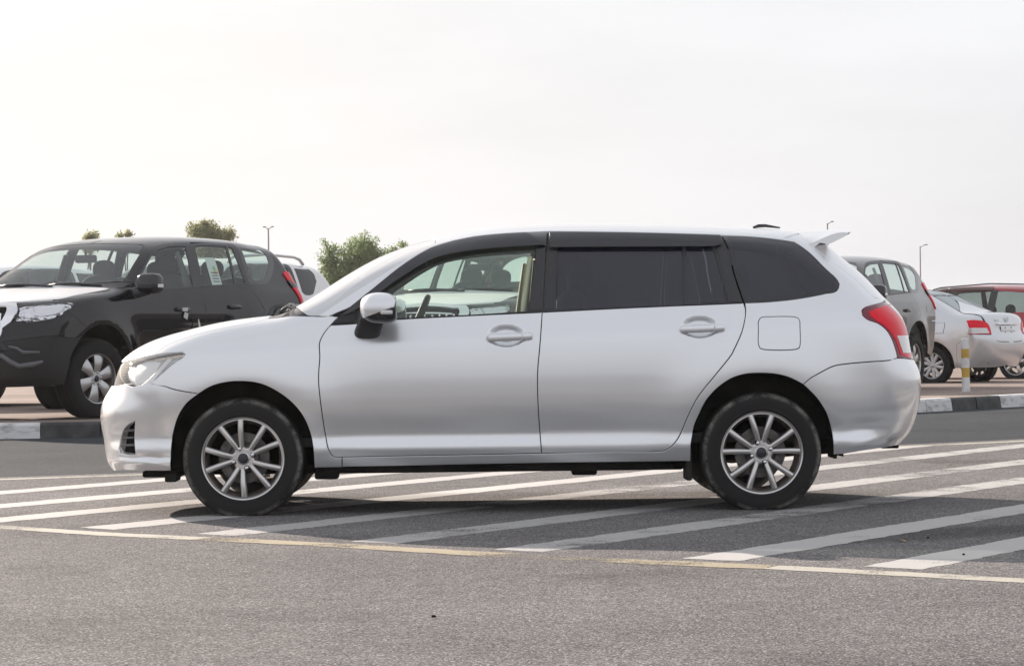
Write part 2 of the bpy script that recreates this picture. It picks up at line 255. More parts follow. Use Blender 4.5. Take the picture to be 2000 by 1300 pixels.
def lathe(prof,n=64,closed=False,flat=None):
    """prof rows (radius, d): revolve round the axle (local y, outer side = -y)"""
    V=[];F=[]
    for i in range(n):
        t=2*math.pi*i/n
        for r,d in prof:
            x,z=r*math.cos(t),r*math.sin(t); y=-d
            if flat is not None and z<-flat:
                y*=1+.10*min(1,(-z-flat)/.02); z=-flat
            V.append((x,y,z))
    m=len(prof)
    for i in range(n):
        for j in range(m-1 if not closed else m):
            a,b=i*m+j,i*m+(j+1)%m; c,d=((i+1)%n)*m+(j+1)%m,((i+1)%n)*m+j
            F.append((a,d,c,b))
    return V,F
def join(parts):
    V=[];F=[]
    for v,f in parts:
        k=len(V); V+=list(v); F+=[tuple(i+k for i in q) for q in f]
    return V,F
def smooth01(t):
    t=np.clip(t,0,1); return t*t*(3-2*t)
def resample(P,n=None,h=None,closed=False):
    P=np.asarray(P,float)
    if closed: P=np.vstack([P,P[:1]])
    d=np.r_[0,np.cumsum(np.hypot(*np.diff(P,axis=0).T))]
    if n is None: n=max(2,int(round(d[-1]/h))+1)
    t=np.linspace(0,d[-1],n)
    R=np.c_[np.interp(t,d,P[:,0]),np.interp(t,d,P[:,1])]
    return R[:-1] if closed else R
def spline(P,k=8):
    """centripetal Catmull-Rom through 2-D points"""
    P=np.asarray(P,float)
    Q=np.vstack([2*P[0]-P[1],P,2*P[-1]-P[-2]]); out=[]
    for i in range(1,len(Q)-2):
        p0,p1,p2,p3=Q[i-1:i+3]
        t0=0; t1=t0+max(1e-6,np.hypot(*(p1-p0)))**.5; t2=t1+max(1e-6,np.hypot(*(p2-p1)))**.5; t3=t2+max(1e-6,np.hypot(*(p3-p2)))**.5
        for t in np.linspace(t1,t2,k,endpoint=False):
            A1=(t1-t)/(t1-t0)*p0+(t-t0)/(t1-t0)*p1; A2=(t2-t)/(t2-t1)*p1+(t-t1)/(t2-t1)*p2; A3=(t3-t)/(t3-t2)*p2+(t-t2)/(t3-t2)*p3
            B1=(t2-t)/(t2-t0)*A1+(t-t0)/(t2-t0)*A2; B2=(t3-t)/(t3-t1)*A2+(t-t1)/(t3-t1)*A3
            out.append((t2-t)/(t2-t1)*B1+(t-t1)/(t2-t1)*B2)
    out.append(P[-1]); return np.array(out)
def hermite(xs,ys):
    """monotone cubic interpolant (vectorised)"""
    xs=np.asarray(xs,float); ys=np.asarray(ys,float)
    h=np.diff(xs); d=np.diff(ys)/h; m=np.zeros(len(xs))
    m[0],m[-1]=d[0],d[-1]
    for i in range(1,len(xs)-1):
        if d[i-1]*d[i]>0:
            w1=2*h[i]+h[i-1]; w2=h[i]+2*h[i-1]; m[i]=(w1+w2)/(w1/d[i-1]+w2/d[i])
    def f(x):
        x=np.clip(np.asarray(x,float),xs[0],xs[-1]); i=np.clip(np.searchsorted(xs,x)-1,0,len(xs)-2)
        t=(x-xs[i])/h[i]; t2=t*t; t3=t2*t
        return (2*t3-3*t2+1)*ys[i]+(t3-2*t2+t)*h[i]*m[i]+(-2*t3+3*t2)*ys[i+1]+(t3-t2)*h[i]*m[i+1]
    return f
def in_poly(p,poly):
    p=np.asarray(p,float); poly=np.asarray(poly,float)
    x,y=p[:,0],p[:,1]; r=np.zeros(len(p),bool); j=len(poly)-1
    for i in range(len(poly)):
        xi,yi=poly[i]; xj,yj=poly[j]
        c=((yi>y)!=(yj>y))
        if yi!=yj: r^=c&(x<(xj-xi)*(y-yi)/(yj-yi)+xi)
        j=i
    return r
class Surf:
    """Half a car body as one smooth sheet.  The side is a height field y=W(x,z); towards the
    side-view outline C it rolls over a superellipse to the centre plane, along directions D."""
    def __init__(s,outline,rim,W,n=400,soft=2.2):
        # outline: side-view polyline; rim: rows (fraction of length, depth R, angle deg of D, exponent)
        C=resample(outline,n=n); d=np.linspace(0,1,n); g=np.exp(-.5*(np.arange(-12,13)/soft)**2); g/=g.sum()
        C=np.c_[[np.convolve(np.r_[2*k[0]-k[12:0:-1],k,2*k[-1]-k[-2:-14:-1]],g,'valid') for k in C.T]].T; rim=np.asarray(rim,float)
        R=hermite(rim[:,0],rim[:,1])(d); A=np.radians(hermite(rim[:,0],rim[:,2])(d)); s.n=hermite(rim[:,0],rim[:,3])(d)
        # both ends run on a little below the visible bumpers
        m=24; e0=np.linspace(1,0,m,endpoint=False)[:,None]*[.05,-.16]; e1=np.linspace(0,1,m+1)[1:,None]*[-.07,-.16]
        s.i0=m; s.m=n; C=np.vstack([C[0]+e0,C,C[-1]+e1]); R=np.r_[[R[0]]*m,R,[R[-1]]*m]; A=np.r_[[A[0]]*m,A,[A[-1]]*m]; s.n=np.r_[[s.n[0]]*m,s.n,[s.n[-1]]*m]
        K=C-R[:,None]*np.c_[np.cos(A),np.sin(A)]; g=np.exp(-.5*(np.arange(-36,37)/12.)**2); g/=g.sum()
        K=np.c_[[np.convolve(np.r_[2*k[0]-k[36:0:-1],k,2*k[-1]-k[-2:-38:-1]],g,'valid') for k in K.T]].T   # soften the inner line
        v=C-K; R=np.hypot(v[:,0],v[:,1]); s.C=C; s.R=R; s.D=v/R[:,None]; s.K=K; s.W=W; s.T=R+.62
        s.core=np.vstack([s.K,[[s.K[-1,0],s.K[-1,1]-3],[s.K[0,0],s.K[0,1]-3]]])
    def _loc(s,p):
        """for points outside the core: (segment, fraction, distance along D)"""
        K,D=s.K,s.D
        i=np.zeros(len(p),int); f=np.zeros(len(p)); r=np.full(len(p),0.0)
        for a in range(0,len(p),800):
            q=p[a:a+800]; v=q[:,None,:]-K[None]
            cr=D[None,:,0]*v[:,:,1]-D[None,:,1]*v[:,:,0]; dt=(v*D[None]).sum(2)
            ok=((cr[:,:-1]<=0)!=(cr[:,1:]<=0))&((dt[:,:-1]>-1e-3)|(dt[:,1:]>-1e-3))
            sc=np.where(ok,np.abs(dt[:,:-1]),1e9); k=sc.argmin(1); none=sc.min(1)>1e8
            if none.any():
                dd=np.hypot(v[none][:,:,0],v[none][:,:,1]); k[none]=np.minimum(dd.argmin(1),len(K)-2)
            m=np.arange(len(q)); c0,c1=cr[m,k],cr[m,k+1]; t=np.where(none,0,c0/np.where(c0==c1,1,c0-c1)); t=np.clip(t,0,1)
            i[a:a+800]=k; f[a:a+800]=t; r[a:a+800]=np.maximum(0,dt[m,k]*(1-t)+dt[m,k+1]*t)
        return i,f,r
    def rim(s,f0,f1,st=4):
        i0,i1=s.i0+int(round(f0*(s.m-1))),s.i0+int(round(f1*(s.m-1))); d=1 if i1>i0 else -1; ix=list(range(i0,i1,d*st))+[i1]
        return [s.K[i]+s.D[i]*s.T[i] for i in ix]
    def _at(s,A,i,f):
        return A[i]*(1-f)[:,None]+A[i+1]*f[:,None] if A.ndim==2 else A[i]*(1-f)+A[i+1]*f
    def ab(s,p):
        """side-view (x,z) -> sheet coordinates"""
        p=np.array(p,float).reshape(-1,2); out=p.copy(); o=~in_poly(p,s.core)
        if o.any():
            i,f,r=s._loc(p[o]); R=s._at(s.R,i,f); n=s._at(s.n,i,f); q=np.clip(r/R,0,1); c=(1-q**n)**(1/n)
            w=np.arctan2(q,c)/(np.pi/2)
            out[o]=s._at(s.K,i,f)+s._at(s.D,i,f)*(w*s._at(s.T,i,f))[:,None]
        return out
    def pos(s,g):
        """sheet -> (x,y,z), y>=0"""
        g=np.array(g,float).reshape(-1,2); xz=g.copy(); c=np.ones(len(g)); o=~in_poly(g,s.core)
        if o.any():
            i,f,r=s._loc(g[o]); n=s._at(s.n,i,f); th=np.clip(r/s._at(s.T,i,f),0,1)*np.pi/2
            S,Cc=np.sin(th),np.cos(th); N=(S**n+Cc**n)**(1/n); q=S/N; cc=np.where(th>np.pi/2-1e-9,0,Cc/N)
            xz[o]=s._at(s.K,i,f)+s._at(s.D,i,f)*(q*s._at(s.R,i,f))[:,None]; c[o]=cc
        return np.c_[xz[:,0],s.W(xz[:,0],xz[:,1])*c,xz[:,1]]
    def nrm(s,g,e=1.5e-3):
        g=np.asarray(g,float).reshape(-1,2)
        a=s.pos(g+[e,0])-s.pos(g-[e,0]); b=s.pos(g+[0,e])-s.pos(g-[0,e]); n=np.cross(b,a)
        l=np.linalg.norm(n,axis=1); n=n/np.maximum(l,1e-12)[:,None]; bad=(n[:,1]<-.05); n[bad]*=-1
        return n
    def yside(s,x,z):
        g=s.ab(np.c_[np.atleast_1d(x),np.atleast_1d(z)]); return s.pos(g)[:,1]
    def front(s,yz,x0,x1,side=1):
        """front (or rear) view points (y,z) -> side-view x on the sheet, by scanning x"""
        out=[]
        for y,z in yz:
            xs=np.linspace(x0,x1,160); ys=s.yside(xs,np.full(160,z)); inside=np.array([True]*160)
            k=np.argmax(ys>=y); 
            if k>0:
                t=(y-ys[k-1])/max(1e-9,ys[k]-ys[k-1]); out.append((xs[k-1]+t*(xs[k]-xs[k-1]),z))
            else: out.append((xs[0],z))
        return np.array(out)
# ---------------------------------------------------------------- curved sheets
def off_poly(P,g):
    P=np.asarray(P); a=np.roll(P,1,0); b=np.roll(P,-1,0); e1=P-a; e2=b-P
    e1=e1/np.maximum(np.linalg.norm(e1,axis=1),1e-9)[:,None]; e2=e2/np.maximum(np.linalg.norm(e2,axis=1),1e-9)[:,None]
    n1=np.c_[-e1[:,1],e1[:,0]]; n2=np.c_[-e2[:,1],e2[:,0]]; n=n1+n2; l=np.linalg.norm(n,axis=1); n=n/np.maximum(l,.5)[:,None]
    return P+n*g, n     # inward for counter-clockwise loops
def area(P): x,y=P[:,0],P[:,1]; return .5*np.sum(x*np.roll(y,-1)-y*np.roll(x,-1))
def clean(P,h):
    P=np.asarray(P,float); P=P[np.r_[True,np.linalg.norm(np.diff(P,axis=0),axis=1)>2e-4]]
    if np.linalg.norm(P[0]-P[-1])<2e-4: P=P[:-1]
    out=[]
    for a,b in zip(P,np.roll(P,-1,0)):
        k=max(1,int(math.ceil(np.linalg.norm(b-a)/h)))
        for t in range(k): out.append(a+(b-a)*t/k)
    return np.array(out)
def rnd_loop(P,sharp=38):
    """round a traced loop: Catmull-Rom between its sharp corners"""
    P=np.asarray(P,float); n=len(P)
    if n<6: return P
    e=np.roll(P,-1,0)-P; a=np.arctan2(e[:,1],e[:,0]); turn=np.abs((a-np.roll(a,1)+np.pi)%(2*np.pi)-np.pi); L=np.linalg.norm(e,axis=1)
    cor=[i for i in range(n) if turn[i]>math.radians(sharp)]
    if len(cor)<2: 
        Q=spline(np.vstack([P[-2:],P,P[:2]]),4); return Q[8:-4] if False else P
    out=[]
    for c0,c1 in zip(cor,cor[1:]+[cor[0]+n]):
        seg=np.array([P[i%n] for i in range(c0,c1+1)])
        out+=list(spline(seg,4)[:-1]) if len(seg)>2 else [seg[0]]
    return np.array(out)
def sheet(S,loops,h=.04,off=0.0,lip=.012,gap=.004,sides='n',fine=(),offfun=None,smooth_loop=True,back=None):
    """triangulated panel on sheet S bounded by loops -> (V,F,N).  sides: 'n' near, 'f' far, 'b' both"""
    LS=[]
    for k,P in enumerate(loops):
        P=np.asarray(P,float)
        if smooth_loop: P=rnd_loop(P)
        P=clean(P,h*.8)
        if (area(P)>0)!=(k==0): P=P[::-1]
        LS.append(P)
    T=[]
    for P in LS:
        y=S.pos(P)[:,1]; seam=y<.004; Q,n=off_poly(P,gap if lip else 0); Q[seam]=P[seam]; T.append((Q,n,seam))
    allb=np.vstack([t[0] for t in T]); edges=[]; k=0
    for Q,_,_ in T:
        m=len(Q); edges+=[(k+i,k+(i+1)%m) for i in range(m)]; k+=m
    lo,hi=allb.min(0),allb.max(0); pts=[]
    def grid(lo,hi,h):
        r=[]; ys=np.arange(lo[1],hi[1],h*.866)
        for j,yv in enumerate(ys):
            xs=np.arange(lo[0]+(h/2 if j%2 else 0),hi[0],h); r.append(np.c_[xs,np.full(len(xs),yv)])
        return np.vstack(r) if r else np.zeros((0,2))
    G=grid(lo,hi,h); mins=[h*.5]*len(G)
    for (cx,cz,r,hh) in fine:
        g=grid((cx-r,cz-r),(cx+r,cz+r),hh); g=g[np.hypot(*(g-[cx,cz]).T)<r]; keep=np.hypot(*(G-[cx,cz]).T)>=r; G=np.vstack([G[keep],g])
    ins=in_poly(G,T[0][0])
    for Q,_,_ in T[1:]: ins&=~in_poly(G,Q)
    G=G[ins]
    if len(G):
        d=np.full(len(G),9.0)
        for a in range(0,len(G),500): d[a:a+500]=np.sqrt(((G[a:a+500,None]-allb[None])**2).sum(2)).min(1)
        G=G[d>h*.45] if not fine else G[d>.008]
    allv=np.vstack([allb,G]) if len(G) else allb
    rv,re,rf,ov,oe,of=delaunay_2d_cdt([Vector(map(float,p)) for p in allv],edges,[],0,1e-6)
    rv=np.array([tuple(v) for v in rv]); cen=np.array([rv[list(f)].mean(0) for f in rf]); ok=in_poly(cen,T[0][0])
    for Q,_,_ in T[1:]: ok&=~in_poly(cen,Q)
    tri=[f for f,o in zip(rf,ok) if o]
    Pp=S.pos(rv); Nn=S.nrm(rv); ce=Pp[:,1]<.003; Nn[ce,1]=0; Nn/=np.maximum(np.linalg.norm(Nn,axis=1),1e-9)[:,None]
    def move(P,N,g):
        o_=off if offfun is None else offfun(g)
        o_=np.asarray(o_).reshape(-1,1) if np.ndim(o_) else o_
        Q=P+N*o_; Q[:,1]=np.where(P[:,1]<.003,0,np.maximum(Q[:,1],0)); return Q
    V=move(Pp,Nn,rv); N=Nn; F=[tuple(f) for f in tri]
    if lip:
        for (Q,n2,seam) in T:
            p=S.pos(Q); nn=S.nrm(Q); p=move(p,nn,Q); t=np.roll(p,-1,0)-np.roll(p,1,0); B=np.cross(t,nn); B/=np.maximum(np.linalg.norm(B,axis=1),1e-9)[:,None]
            q2=S.pos(Q-n2*1e-3); s=np.sum((q2-S.pos(Q))*B,axis=1); 
            if s[~seam].sum()<0: B=-B
            w=min(.0018,gap) if gap>0 else .0012
            k=len(V); m=len(Q); n1=nn+B; n1/=np.linalg.norm(n1,axis=1)[:,None]
            V=np.vstack([V,p,p+B*w*.7-nn*w*.4,p+B*w-nn*lip]); N=np.vstack([N,nn,n1,B])
            for i in range(m):
                j=(i+1)%m
                if seam[i] and seam[j]: continue
                F+=[(k+i,k+m+i,k+m+j,k+j),(k+m+i,k+2*m+i,k+2*m+j,k+m+j)]
    near=(V*[1,-1,1],F,N*[1,-1,1]); 
    # the loops run counter-clockwise seen from the near side
    nb=len(tri); Ff=[f[::-1] for f in F]
    far=(V,Ff,N)
    if sides=='n': return near
    if sides=='f': return far
    k=len(V); return np.vstack([near[0],far[0]]),F+[tuple(i+k for i in f) for f in Ff],np.vstack([near[2],far[2]])
def panel(name,S,loops,m,parent,sides='n',**kw):
    V,F,N=sheet(S,loops,sides=sides,**kw); return link(name,mesh_from(name,V,F,True,N),m,parent)
def mirrored(o,parent,name=None):
    """a copy of a part on the other side of its car (y -> -y)"""
    me=o.data.copy(); me.transform(Matrix.Scale(-1,4,(0,1,0))); me.flip_normals()
    c=bpy.data.objects.new(name or o.name.split('.')[0],me); COL.objects.link(c); c.parent=parent; return c
def superq(c,s,e=2.6,nu=24,nv=14):
    V=[];F=[]
    for j in range(nv+1):
        p=-math.pi/2+math.pi*j/nv
        for i in range(nu):
            t=2*math.pi*i/nu; f=lambda v:math.copysign(abs(v)**(2/e),v)
            V.append((c[0]+s[0]*f(math.cos(p))*f(math.cos(t)),c[1]+s[1]*f(math.cos(p))*f(math.sin(t)),c[2]+s[2]*f(math.sin(p))))
    for j in range(nv):
        for i in range(nu): F.append((j*nu+i,j*nu+(i+1)%nu,(j+1)*nu+(i+1)%nu,(j+1)*nu+i))
    return V,F
def children(o): return [c for c in bpy.data.objects if c.parent is o]
def copy_tree(o,parent=None,swap=None,kids=None):
    kids=kids or {}
    c=o.copy(); COL.objects.link(c); c.parent=parent
    if swap and c.type=='MESH':
        for s in c.material_slots:
            if s.material and s.material.name in swap:
                mm=swap[s.material.name]; s.link='OBJECT'; s.material=mm
    for ch in kids.get(o.name,[]): copy_tree(ch,c,swap,kids)
    return c
def kid_map():
    k={}
    for o in bpy.data.objects:
        if o.parent: k.setdefault(o.parent.name,[]).append(o)
    return k
# ---------------------------------------------------------------- wheels
def wheel_parts(R,load,tw,rr,spokes,alloy,style,tyre_m,parent,loc,rot=0,spin=0,disc_r=.128,name='wheel',barrel='alloy_dark',nuts=4):
    """wheel > tyre, brake_disc, centre_cap, wheel_nut; outer face towards -y"""
    h=tw/2; k=h/.0925
    bar=[(rr*1.0,h*.82),(rr*1.035,h*.86),(rr*1.055,h*.80),(rr*1.04,h*.70),(rr*1.0,h*.70),(rr*.965,h*.72),(rr*.945,h*.62),(rr*.93,h*.45),(rr*.90,h*.2),(rr*.87,-h*.3),(rr*.90,-h*.75),(rr*1.03,-h*.85)]
    parts=[]
    def spoke_set():
        VS=[];FS=[]
        for (a0,a1,w0,w1,d0,d1) in spokes:
            n=7
            base=len(VS); rows=[]
            for i in range(n):
                t=i/(n-1); r=rr*.26+(rr*.965-rr*.26)*t; a=a0+(a1-a0)*(t**.8); w=w0+(w1-w0)*t; d=d0+(d1-d0)*t+(.010*math.sin(math.pi*t) if style!='cover' else 0)
                cx,cz=r*math.cos(a),r*math.sin(a); tx,tz=-math.sin(a),math.cos(a)
                prof=[(-w*.5,d-.030),(-w*.5,d-.007),(-w*.34,d),(-w*.10,d+.0025),(w*.10,d+.0025),(w*.34,d),(w*.5,d-.007),(w*.5,d-.030)]
                rows.append(len(VS)); VS+=[(cx+tx*s,-dd,cz+tz*s) for s,dd in prof]
            for i in range(n-1):
                for j in range(7):
                    FS.append((rows[i]+j,rows[i]+j+1,rows[i+1]+j+1,rows[i+1]+j))
            FS.append(tuple(rows[-1]+j for j in range(8)))
        return VS,FS
    V1,F1=lathe(bar,96); parts.append((V1,F1)); parts.append(spoke_set())
    # hub star
    nu=72; pa=sorted({round((s[0]),4) for s in spokes}); hv=[]; hf=[]; d0=spokes[0][4]
    for (f,d) in ((0,d0-.004),(.45,d0+.001),(.9,d0-.001),(1,d0-.008),(1.0,d0-.035)):
        for i in range(nu):
            t=2*math.pi*i/nu; near=min(abs((t-a+math.pi)%(2*math.pi)-math.pi) for a in pa); r=rr*.285+rr*.10*math.exp(-(near/.20)**2)
            hv.append((f*r*math.cos(t),-d,f*r*math.sin(t)))
    for j in range(4):
        for i in range(nu): hf.append((j*nu+i,j*nu+(i+1)%nu,(j+1)*nu+(i+1)%nu,(j+1)*nu+i))
    parts.append((hv,hf))
    V,F=join(parts); me=mesh_from(name,V,F,True); me.set_sharp_from_angle(angle=math.radians(38)); me.materials.append(M[alloy])
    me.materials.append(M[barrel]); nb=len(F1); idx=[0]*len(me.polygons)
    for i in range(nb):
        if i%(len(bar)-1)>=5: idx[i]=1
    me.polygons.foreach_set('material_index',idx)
    w=link(name,me,None,parent,loc); w.rotation_euler=(0,spin,rot)
    # tyre (kept unrotated about its axle so that the flat stays on the ground)
    tp=[(rr*1.02,-h*.80),(rr*1.10,-h*.98),((rr+R)/2,-h*1.03),(R*.93,-h*.93),(R*.975,-h*.78),(R*.992,-h*.6)]
    for g in (-.38,0,.38):
        tp+=[(R*.999,h*(g-.06)),(R*.975,h*(g-.045)),(R*.975,h*(g+.045)),(R*.999,h*(g+.06))]
    tp+=[(R*.992,h*.6),(R*.978,h*.76),(R*.955,h*.87),(R*.925,h*.955),(R*.88,h*1.0),((rr+R)/2,h*1.03),(rr*1.16,h*1.01),(rr*1.10,h*.975),(rr*1.085,h*.99),(rr*1.06,h*.94),(rr*1.03,h*.84)]
    Vt,Ft=lathe(tp,96,flat=load); mt=mesh_from('tyre',Vt,Ft,True); mt.set_sharp_from_angle(angle=math.radians(40)); t=link('tyre',mt,M[tyre_m],w); t.rotation_euler=(0,-spin,0)
    # brake disc and hub behind the spokes
    dv,df=lathe([(0,h*.05),(.07,h*.05),(.072,-h*.05),(disc_r*.62,-h*.10),(disc_r*.64,-h*.02),(disc_r,-h*.02),(disc_r,-h*.30),(disc_r*.5,-h*.36),(0,-h*.36)],48); link('brake_disc',mesh_from('brake_disc',dv,df,True),M['disc'],w).data.set_sharp_from_angle(angle=math.radians(35))
    cv,cf=lathe([(0,d0+.012),(rr*.11,d0+.0115),(rr*.125,d0+.009),(rr*.13,d0+.004),(rr*.165,d0+.006),(rr*.17,d0-.006)],32); c=link('centre_cap',mesh_from('centre_cap',cv,cf,True),M['satin_black' if style!='cover' else 'hubcap'],w)
    if style!='cover':
        c.data.materials.append(M[alloy]); c.data.polygons.foreach_set('material_index',[0 if (i%5)<3 else 1 for i in range(len(c.data.polygons))])
        nv,nf=lathe([(0,d0+.013),(.007,d0+.012),(.0095,d0+.008),(.010,d0+.001),(.0145,d0-.0005),(.015,d0-.003)],14); nm=mesh_from('wheel_nut',nv,nf,True); nm.materials.append(M['chrome']); nm.materials.append(M['gap'])
        nm.polygons.foreach_set('material_index',[0 if (i%5)<3 else 1 for i in range(len(nm.polygons))])
        for i in range(nuts):
            a=2*math.pi*i/nuts+.35; o=link('wheel_nut',nm,None,w,(math.cos(a)*rr*.252,0,math.sin(a)*rr*.252))
    return w
# ---- the silver wagon: outline (m, x back from the front axle, z up) and half width
WAGON_OUT=[(-0.732, 0.2036), (-0.742, 0.2236), (-0.7577, 0.2344), (-0.7844, 0.272), (-0.7758, 0.3078), (-0.7768, 0.3357), (-0.7833, 0.3783), (-0.8001, 0.4326), (-0.8048, 0.4913), (-0.8044, 0.5286), (-0.7966, 0.5606), (-0.7868, 0.5859), (-0.7545, 0.6193), (-0.726, 0.6502), (-0.7256, 0.6934), (-0.7171, 0.7337), (-0.7033, 0.7659), (-0.6625, 0.8006), (-0.6002, 0.8444), (-0.5163, 0.8831), (-0.4325, 0.9092), (-0.3083, 0.9389), (-0.1841, 0.9667), (-0.0384, 0.9899), (0.0966, 1.0028), (0.1667, 1.0101), (0.2061, 1.0295), (0.2936, 1.0829), (0.3839, 1.1402), (0.5261, 1.2306), (0.6683, 1.3075), (0.8103, 1.3618), (0.9176, 1.3929), (1.024, 1.4144), (1.1647, 1.4408), (1.3734, 1.4588), (1.5806, 1.4645), (1.8473, 1.4645), (2.0607, 1.4604), (2.2662, 1.4543), (2.5305, 1.4423), (2.7949, 1.4276), (2.9151, 1.4117), (3.0003, 1.3735), (3.0464, 1.3313), (3.0881, 1.2895), (3.2109, 1.1863), (3.3154, 1.0584), (3.3731, 1.0103), (3.4096, 0.9518), (3.4248, 0.8909), (3.4344, 0.7983), (3.4443, 0.7401), (3.4791, 0.7127), (3.4945, 0.6648), (3.4953, 0.6117), (3.4932, 0.5444), (3.4791, 0.4634), (3.4598, 0.4053), (3.4407, 0.3541), (3.4164, 0.3263), (3.3817, 0.3055)]
WAGON_RIM=[(0,.38,192,2.4),(.03,.44,186,2.3),(.06,.44,178,2.25),(.085,.40,165,2.3),(.105,.345,150,2.35),(.125,.285,132,2.6),(.145,.235,116,2.9),(.17,.18,103,3.4),(.205,.145,95,4.0),(.25,.135,91,4.2),(.275,.15,90,3.6),(.31,.19,90,3.0),(.40,.18,90,2.7),(.46,.14,90,2.6),(.55,.125,90,2.6),(.68,.13,90,2.6),(.735,.16,84,2.6),(.765,.22,60,2.5),(.80,.27,33,2.5),(.85,.28,16,2.6),(.90,.28,6,2.7),(.94,.31,0,2.7),(.97,.34,-5,2.6),(1,.34,-10,2.6)]
_wz=hermite([.10,.17,.215,.26,.30,.325,.345,.37,.395,.42,.46,.50,.55,.60,.68,.72,.77,.82,.858,.872,.89,.93,.98,1.03,1.10,1.20,1.30,1.38,1.44],
            [.715,.755,.782,.806,.818,.8232,.8220,.8160,.8135,.8165,.8240,.8312,.8378,.8418,.8442,.8438,.8422,.8392,.8355,.8325,.8265,.8105,.7890,.7680,.7430,.7070,.6680,.6340,.6050])
_cz=hermite([-1.0,0,.4,.8,1.5,2.4,3.5],[.80,.815,.832,.858,.868,.890,.945])   # height of the shoulder crease
def _flare(x,z,cx,ra,amp):
    r=np.hypot(x-cx,z-.29); up=smooth01((z-.20)/.35)
    w=np.where(r<ra+.045,.10,.15)
    return amp*up*np.exp(-((r-ra-.045)/w)**2)
def wagon_w(x,z):
    x=np.asarray(x,float); z=np.asarray(z,float)
    sh=(_cz(x)-.866)*smooth01((z-.42)/.35)*(1-.35*smooth01((z-1.0)/.3))
    y=_wz(z-sh)
    # plan taper to nose and tail
    y=y-.030*smooth01((-x+.15)/.9)-.022*smooth01((x-2.2)/1.2)*1.0-.05*smooth01((x-2.35)/1.1)*smooth01((z-1.0)/.35)
    # fender flares; lower doors flare out only between the wheels
    y=y+_flare(x,z,0,.372,.011)+_flare(x,z,2.6,.372,.013)
    # front lip, hollow beside the fog vent, rear scoop
    y=y-.022*np.exp(-((x+.665)/.055)**2-((z-.395)/.065)**2)
    y=y+smooth01((-x-.28)/.14)*(.024*smooth01((.300-z)/.035)-.012*smooth01((.262-z)/.07))
    y=y-.008*smooth01((x-3.0)/.12)*smooth01((3.42-x)/.10)*np.exp(-((z-.40-(x-3.0)*.10)/.05)**2)
    for cx,cz in ((1.325,.886),(2.294,.920)):
        d=np.hypot((x-cx)/.105,(z-cz)/.060); y=y-.026*(1-smooth01((d-.45)/.55))
    return y
# ---- the parked off-road estate
SUV_OUT=[(-.72,.30),(-.84,.36),(-.885,.46),(-.90,.60),(-.895,.74),(-.87,.84),(-.855,.93),(-.84,1.02),(-.80,1.075),(-.72,1.11),(-.5,1.155),(-.2,1.19),(.1,1.22),(.32,1.245),(.42,1.27),(.55,1.36),(.80,1.53),(.98,1.645),(1.08,1.695),(1.22,1.735),(1.5,1.775),(1.9,1.80),(2.4,1.805),(2.9,1.795),(3.25,1.775),(3.48,1.75),(3.60,1.705),(3.68,1.62),(3.765,1.48),(3.825,1.32),(3.86,1.17),(3.875,1.02),(3.88,.90),(3.91,.84),(3.93,.74),(3.93,.60),(3.88,.48),(3.80,.42)]
SUV_RIM=[(0,.30,192,3),(.06,.36,183,3),(.10,.36,172,3),(.13,.34,155,3),(.16,.26,130,3.4),(.19,.17,105,4),(.24,.13,95,4.5),(.315,.13,91,4.2),(.34,.16,90,3.6),(.40,.20,90,3.2),(.47,.15,90,3),(.55,.13,90,3),(.68,.14,90,3),(.73,.18,76,2.9),(.77,.19,38,3.2),(.82,.17,12,3.4),(.88,.17,4,3.4),(.93,.22,0,3),(1,.26,-10,3)]
_sw=hermite([.25,.40,.50,.65,.85,1.00,1.08,1.16,1.22,1.28,1.5,1.65,1.75,1.82],[.86,.895,.905,.912,.925,.932,.930,.918,.898,.872,.80,.745,.70,.66])
def suv_w(x,z):
    x=np.asarray(x,float); z=np.asarray(z,float)
    y=_sw(z)-.04*smooth01((-x+.1)/.9)-.035*smooth01((x-2.6)/1.2)-.03*smooth01((x-2.7)/1.0)*smooth01((z-1.05)/.5)
    for cx in (0,2.79):
        r=np.hypot(x-cx,z-.40); w=np.where(r<.50,.05,.14)
        y=y+.026*smooth01((z-.25)/.4)*np.exp(-((r-.50)/w)**2)
    return y
# ---- the silver saloon
SED_OUT=[(-.74,.22),(-.80,.30),(-.83,.45),(-.80,.62),(-.70,.76),(-.45,.88),(-.1,.96),(.25,1.01),(.38,1.04),(.7,1.22),(1.0,1.37),(1.25,1.43),(1.65,1.455),(2.05,1.435),(2.32,1.375),(2.6,1.235),(2.84,1.115),(2.93,1.085),(3.1,1.075),(3.25,1.065),(3.335,1.04),(3.365,.98),(3.385,.88),(3.40,.78),(3.44,.73),(3.455,.62),(3.445,.48),(3.41,.36),(3.36,.29)]
SED_RIM=[(0,.36,190,2.4),(.06,.40,178,2.4),(.11,.30,150,2.5),(.15,.19,115,3),(.20,.14,97,3.8),(.27,.15,90,3.5),(.33,.19,90,3),(.43,.14,90,2.7),(.54,.13,90,2.7),(.60,.16,88,2.7),(.67,.20,84,3),(.735,.13,82,3.6),(.79,.12,76,3.6),(.825,.135,48,3.2),(.86,.18,14,2.9),(.92,.28,2,2.7),(1,.34,-10,2.6)]
_dw=hermite([.15,.24,.32,.42,.55,.68,.78,.86,.93,1.0,1.1,1.3,1.4,1.46],[.73,.785,.81,.815,.828,.84,.842,.836,.82,.795,.755,.68,.635,.60])
def sed_w(x,z):
    x=np.asarray(x,float); z=np.asarray(z,float)
    y=_dw(z)-.03*smooth01((-x+.1)/.9)-.02*smooth01((x-2.3)/1.1)-.05*smooth01((x-2.2)/1.0)*smooth01((z-.95)/.3)
    for cx in (0,2.55):
        r=np.hypot(x-cx,z-.29); w=np.where(r<.40,.04,.13)
        y=y+.016*smooth01((z-.2)/.35)*np.exp(-((r-.40)/w)**2)
    return y
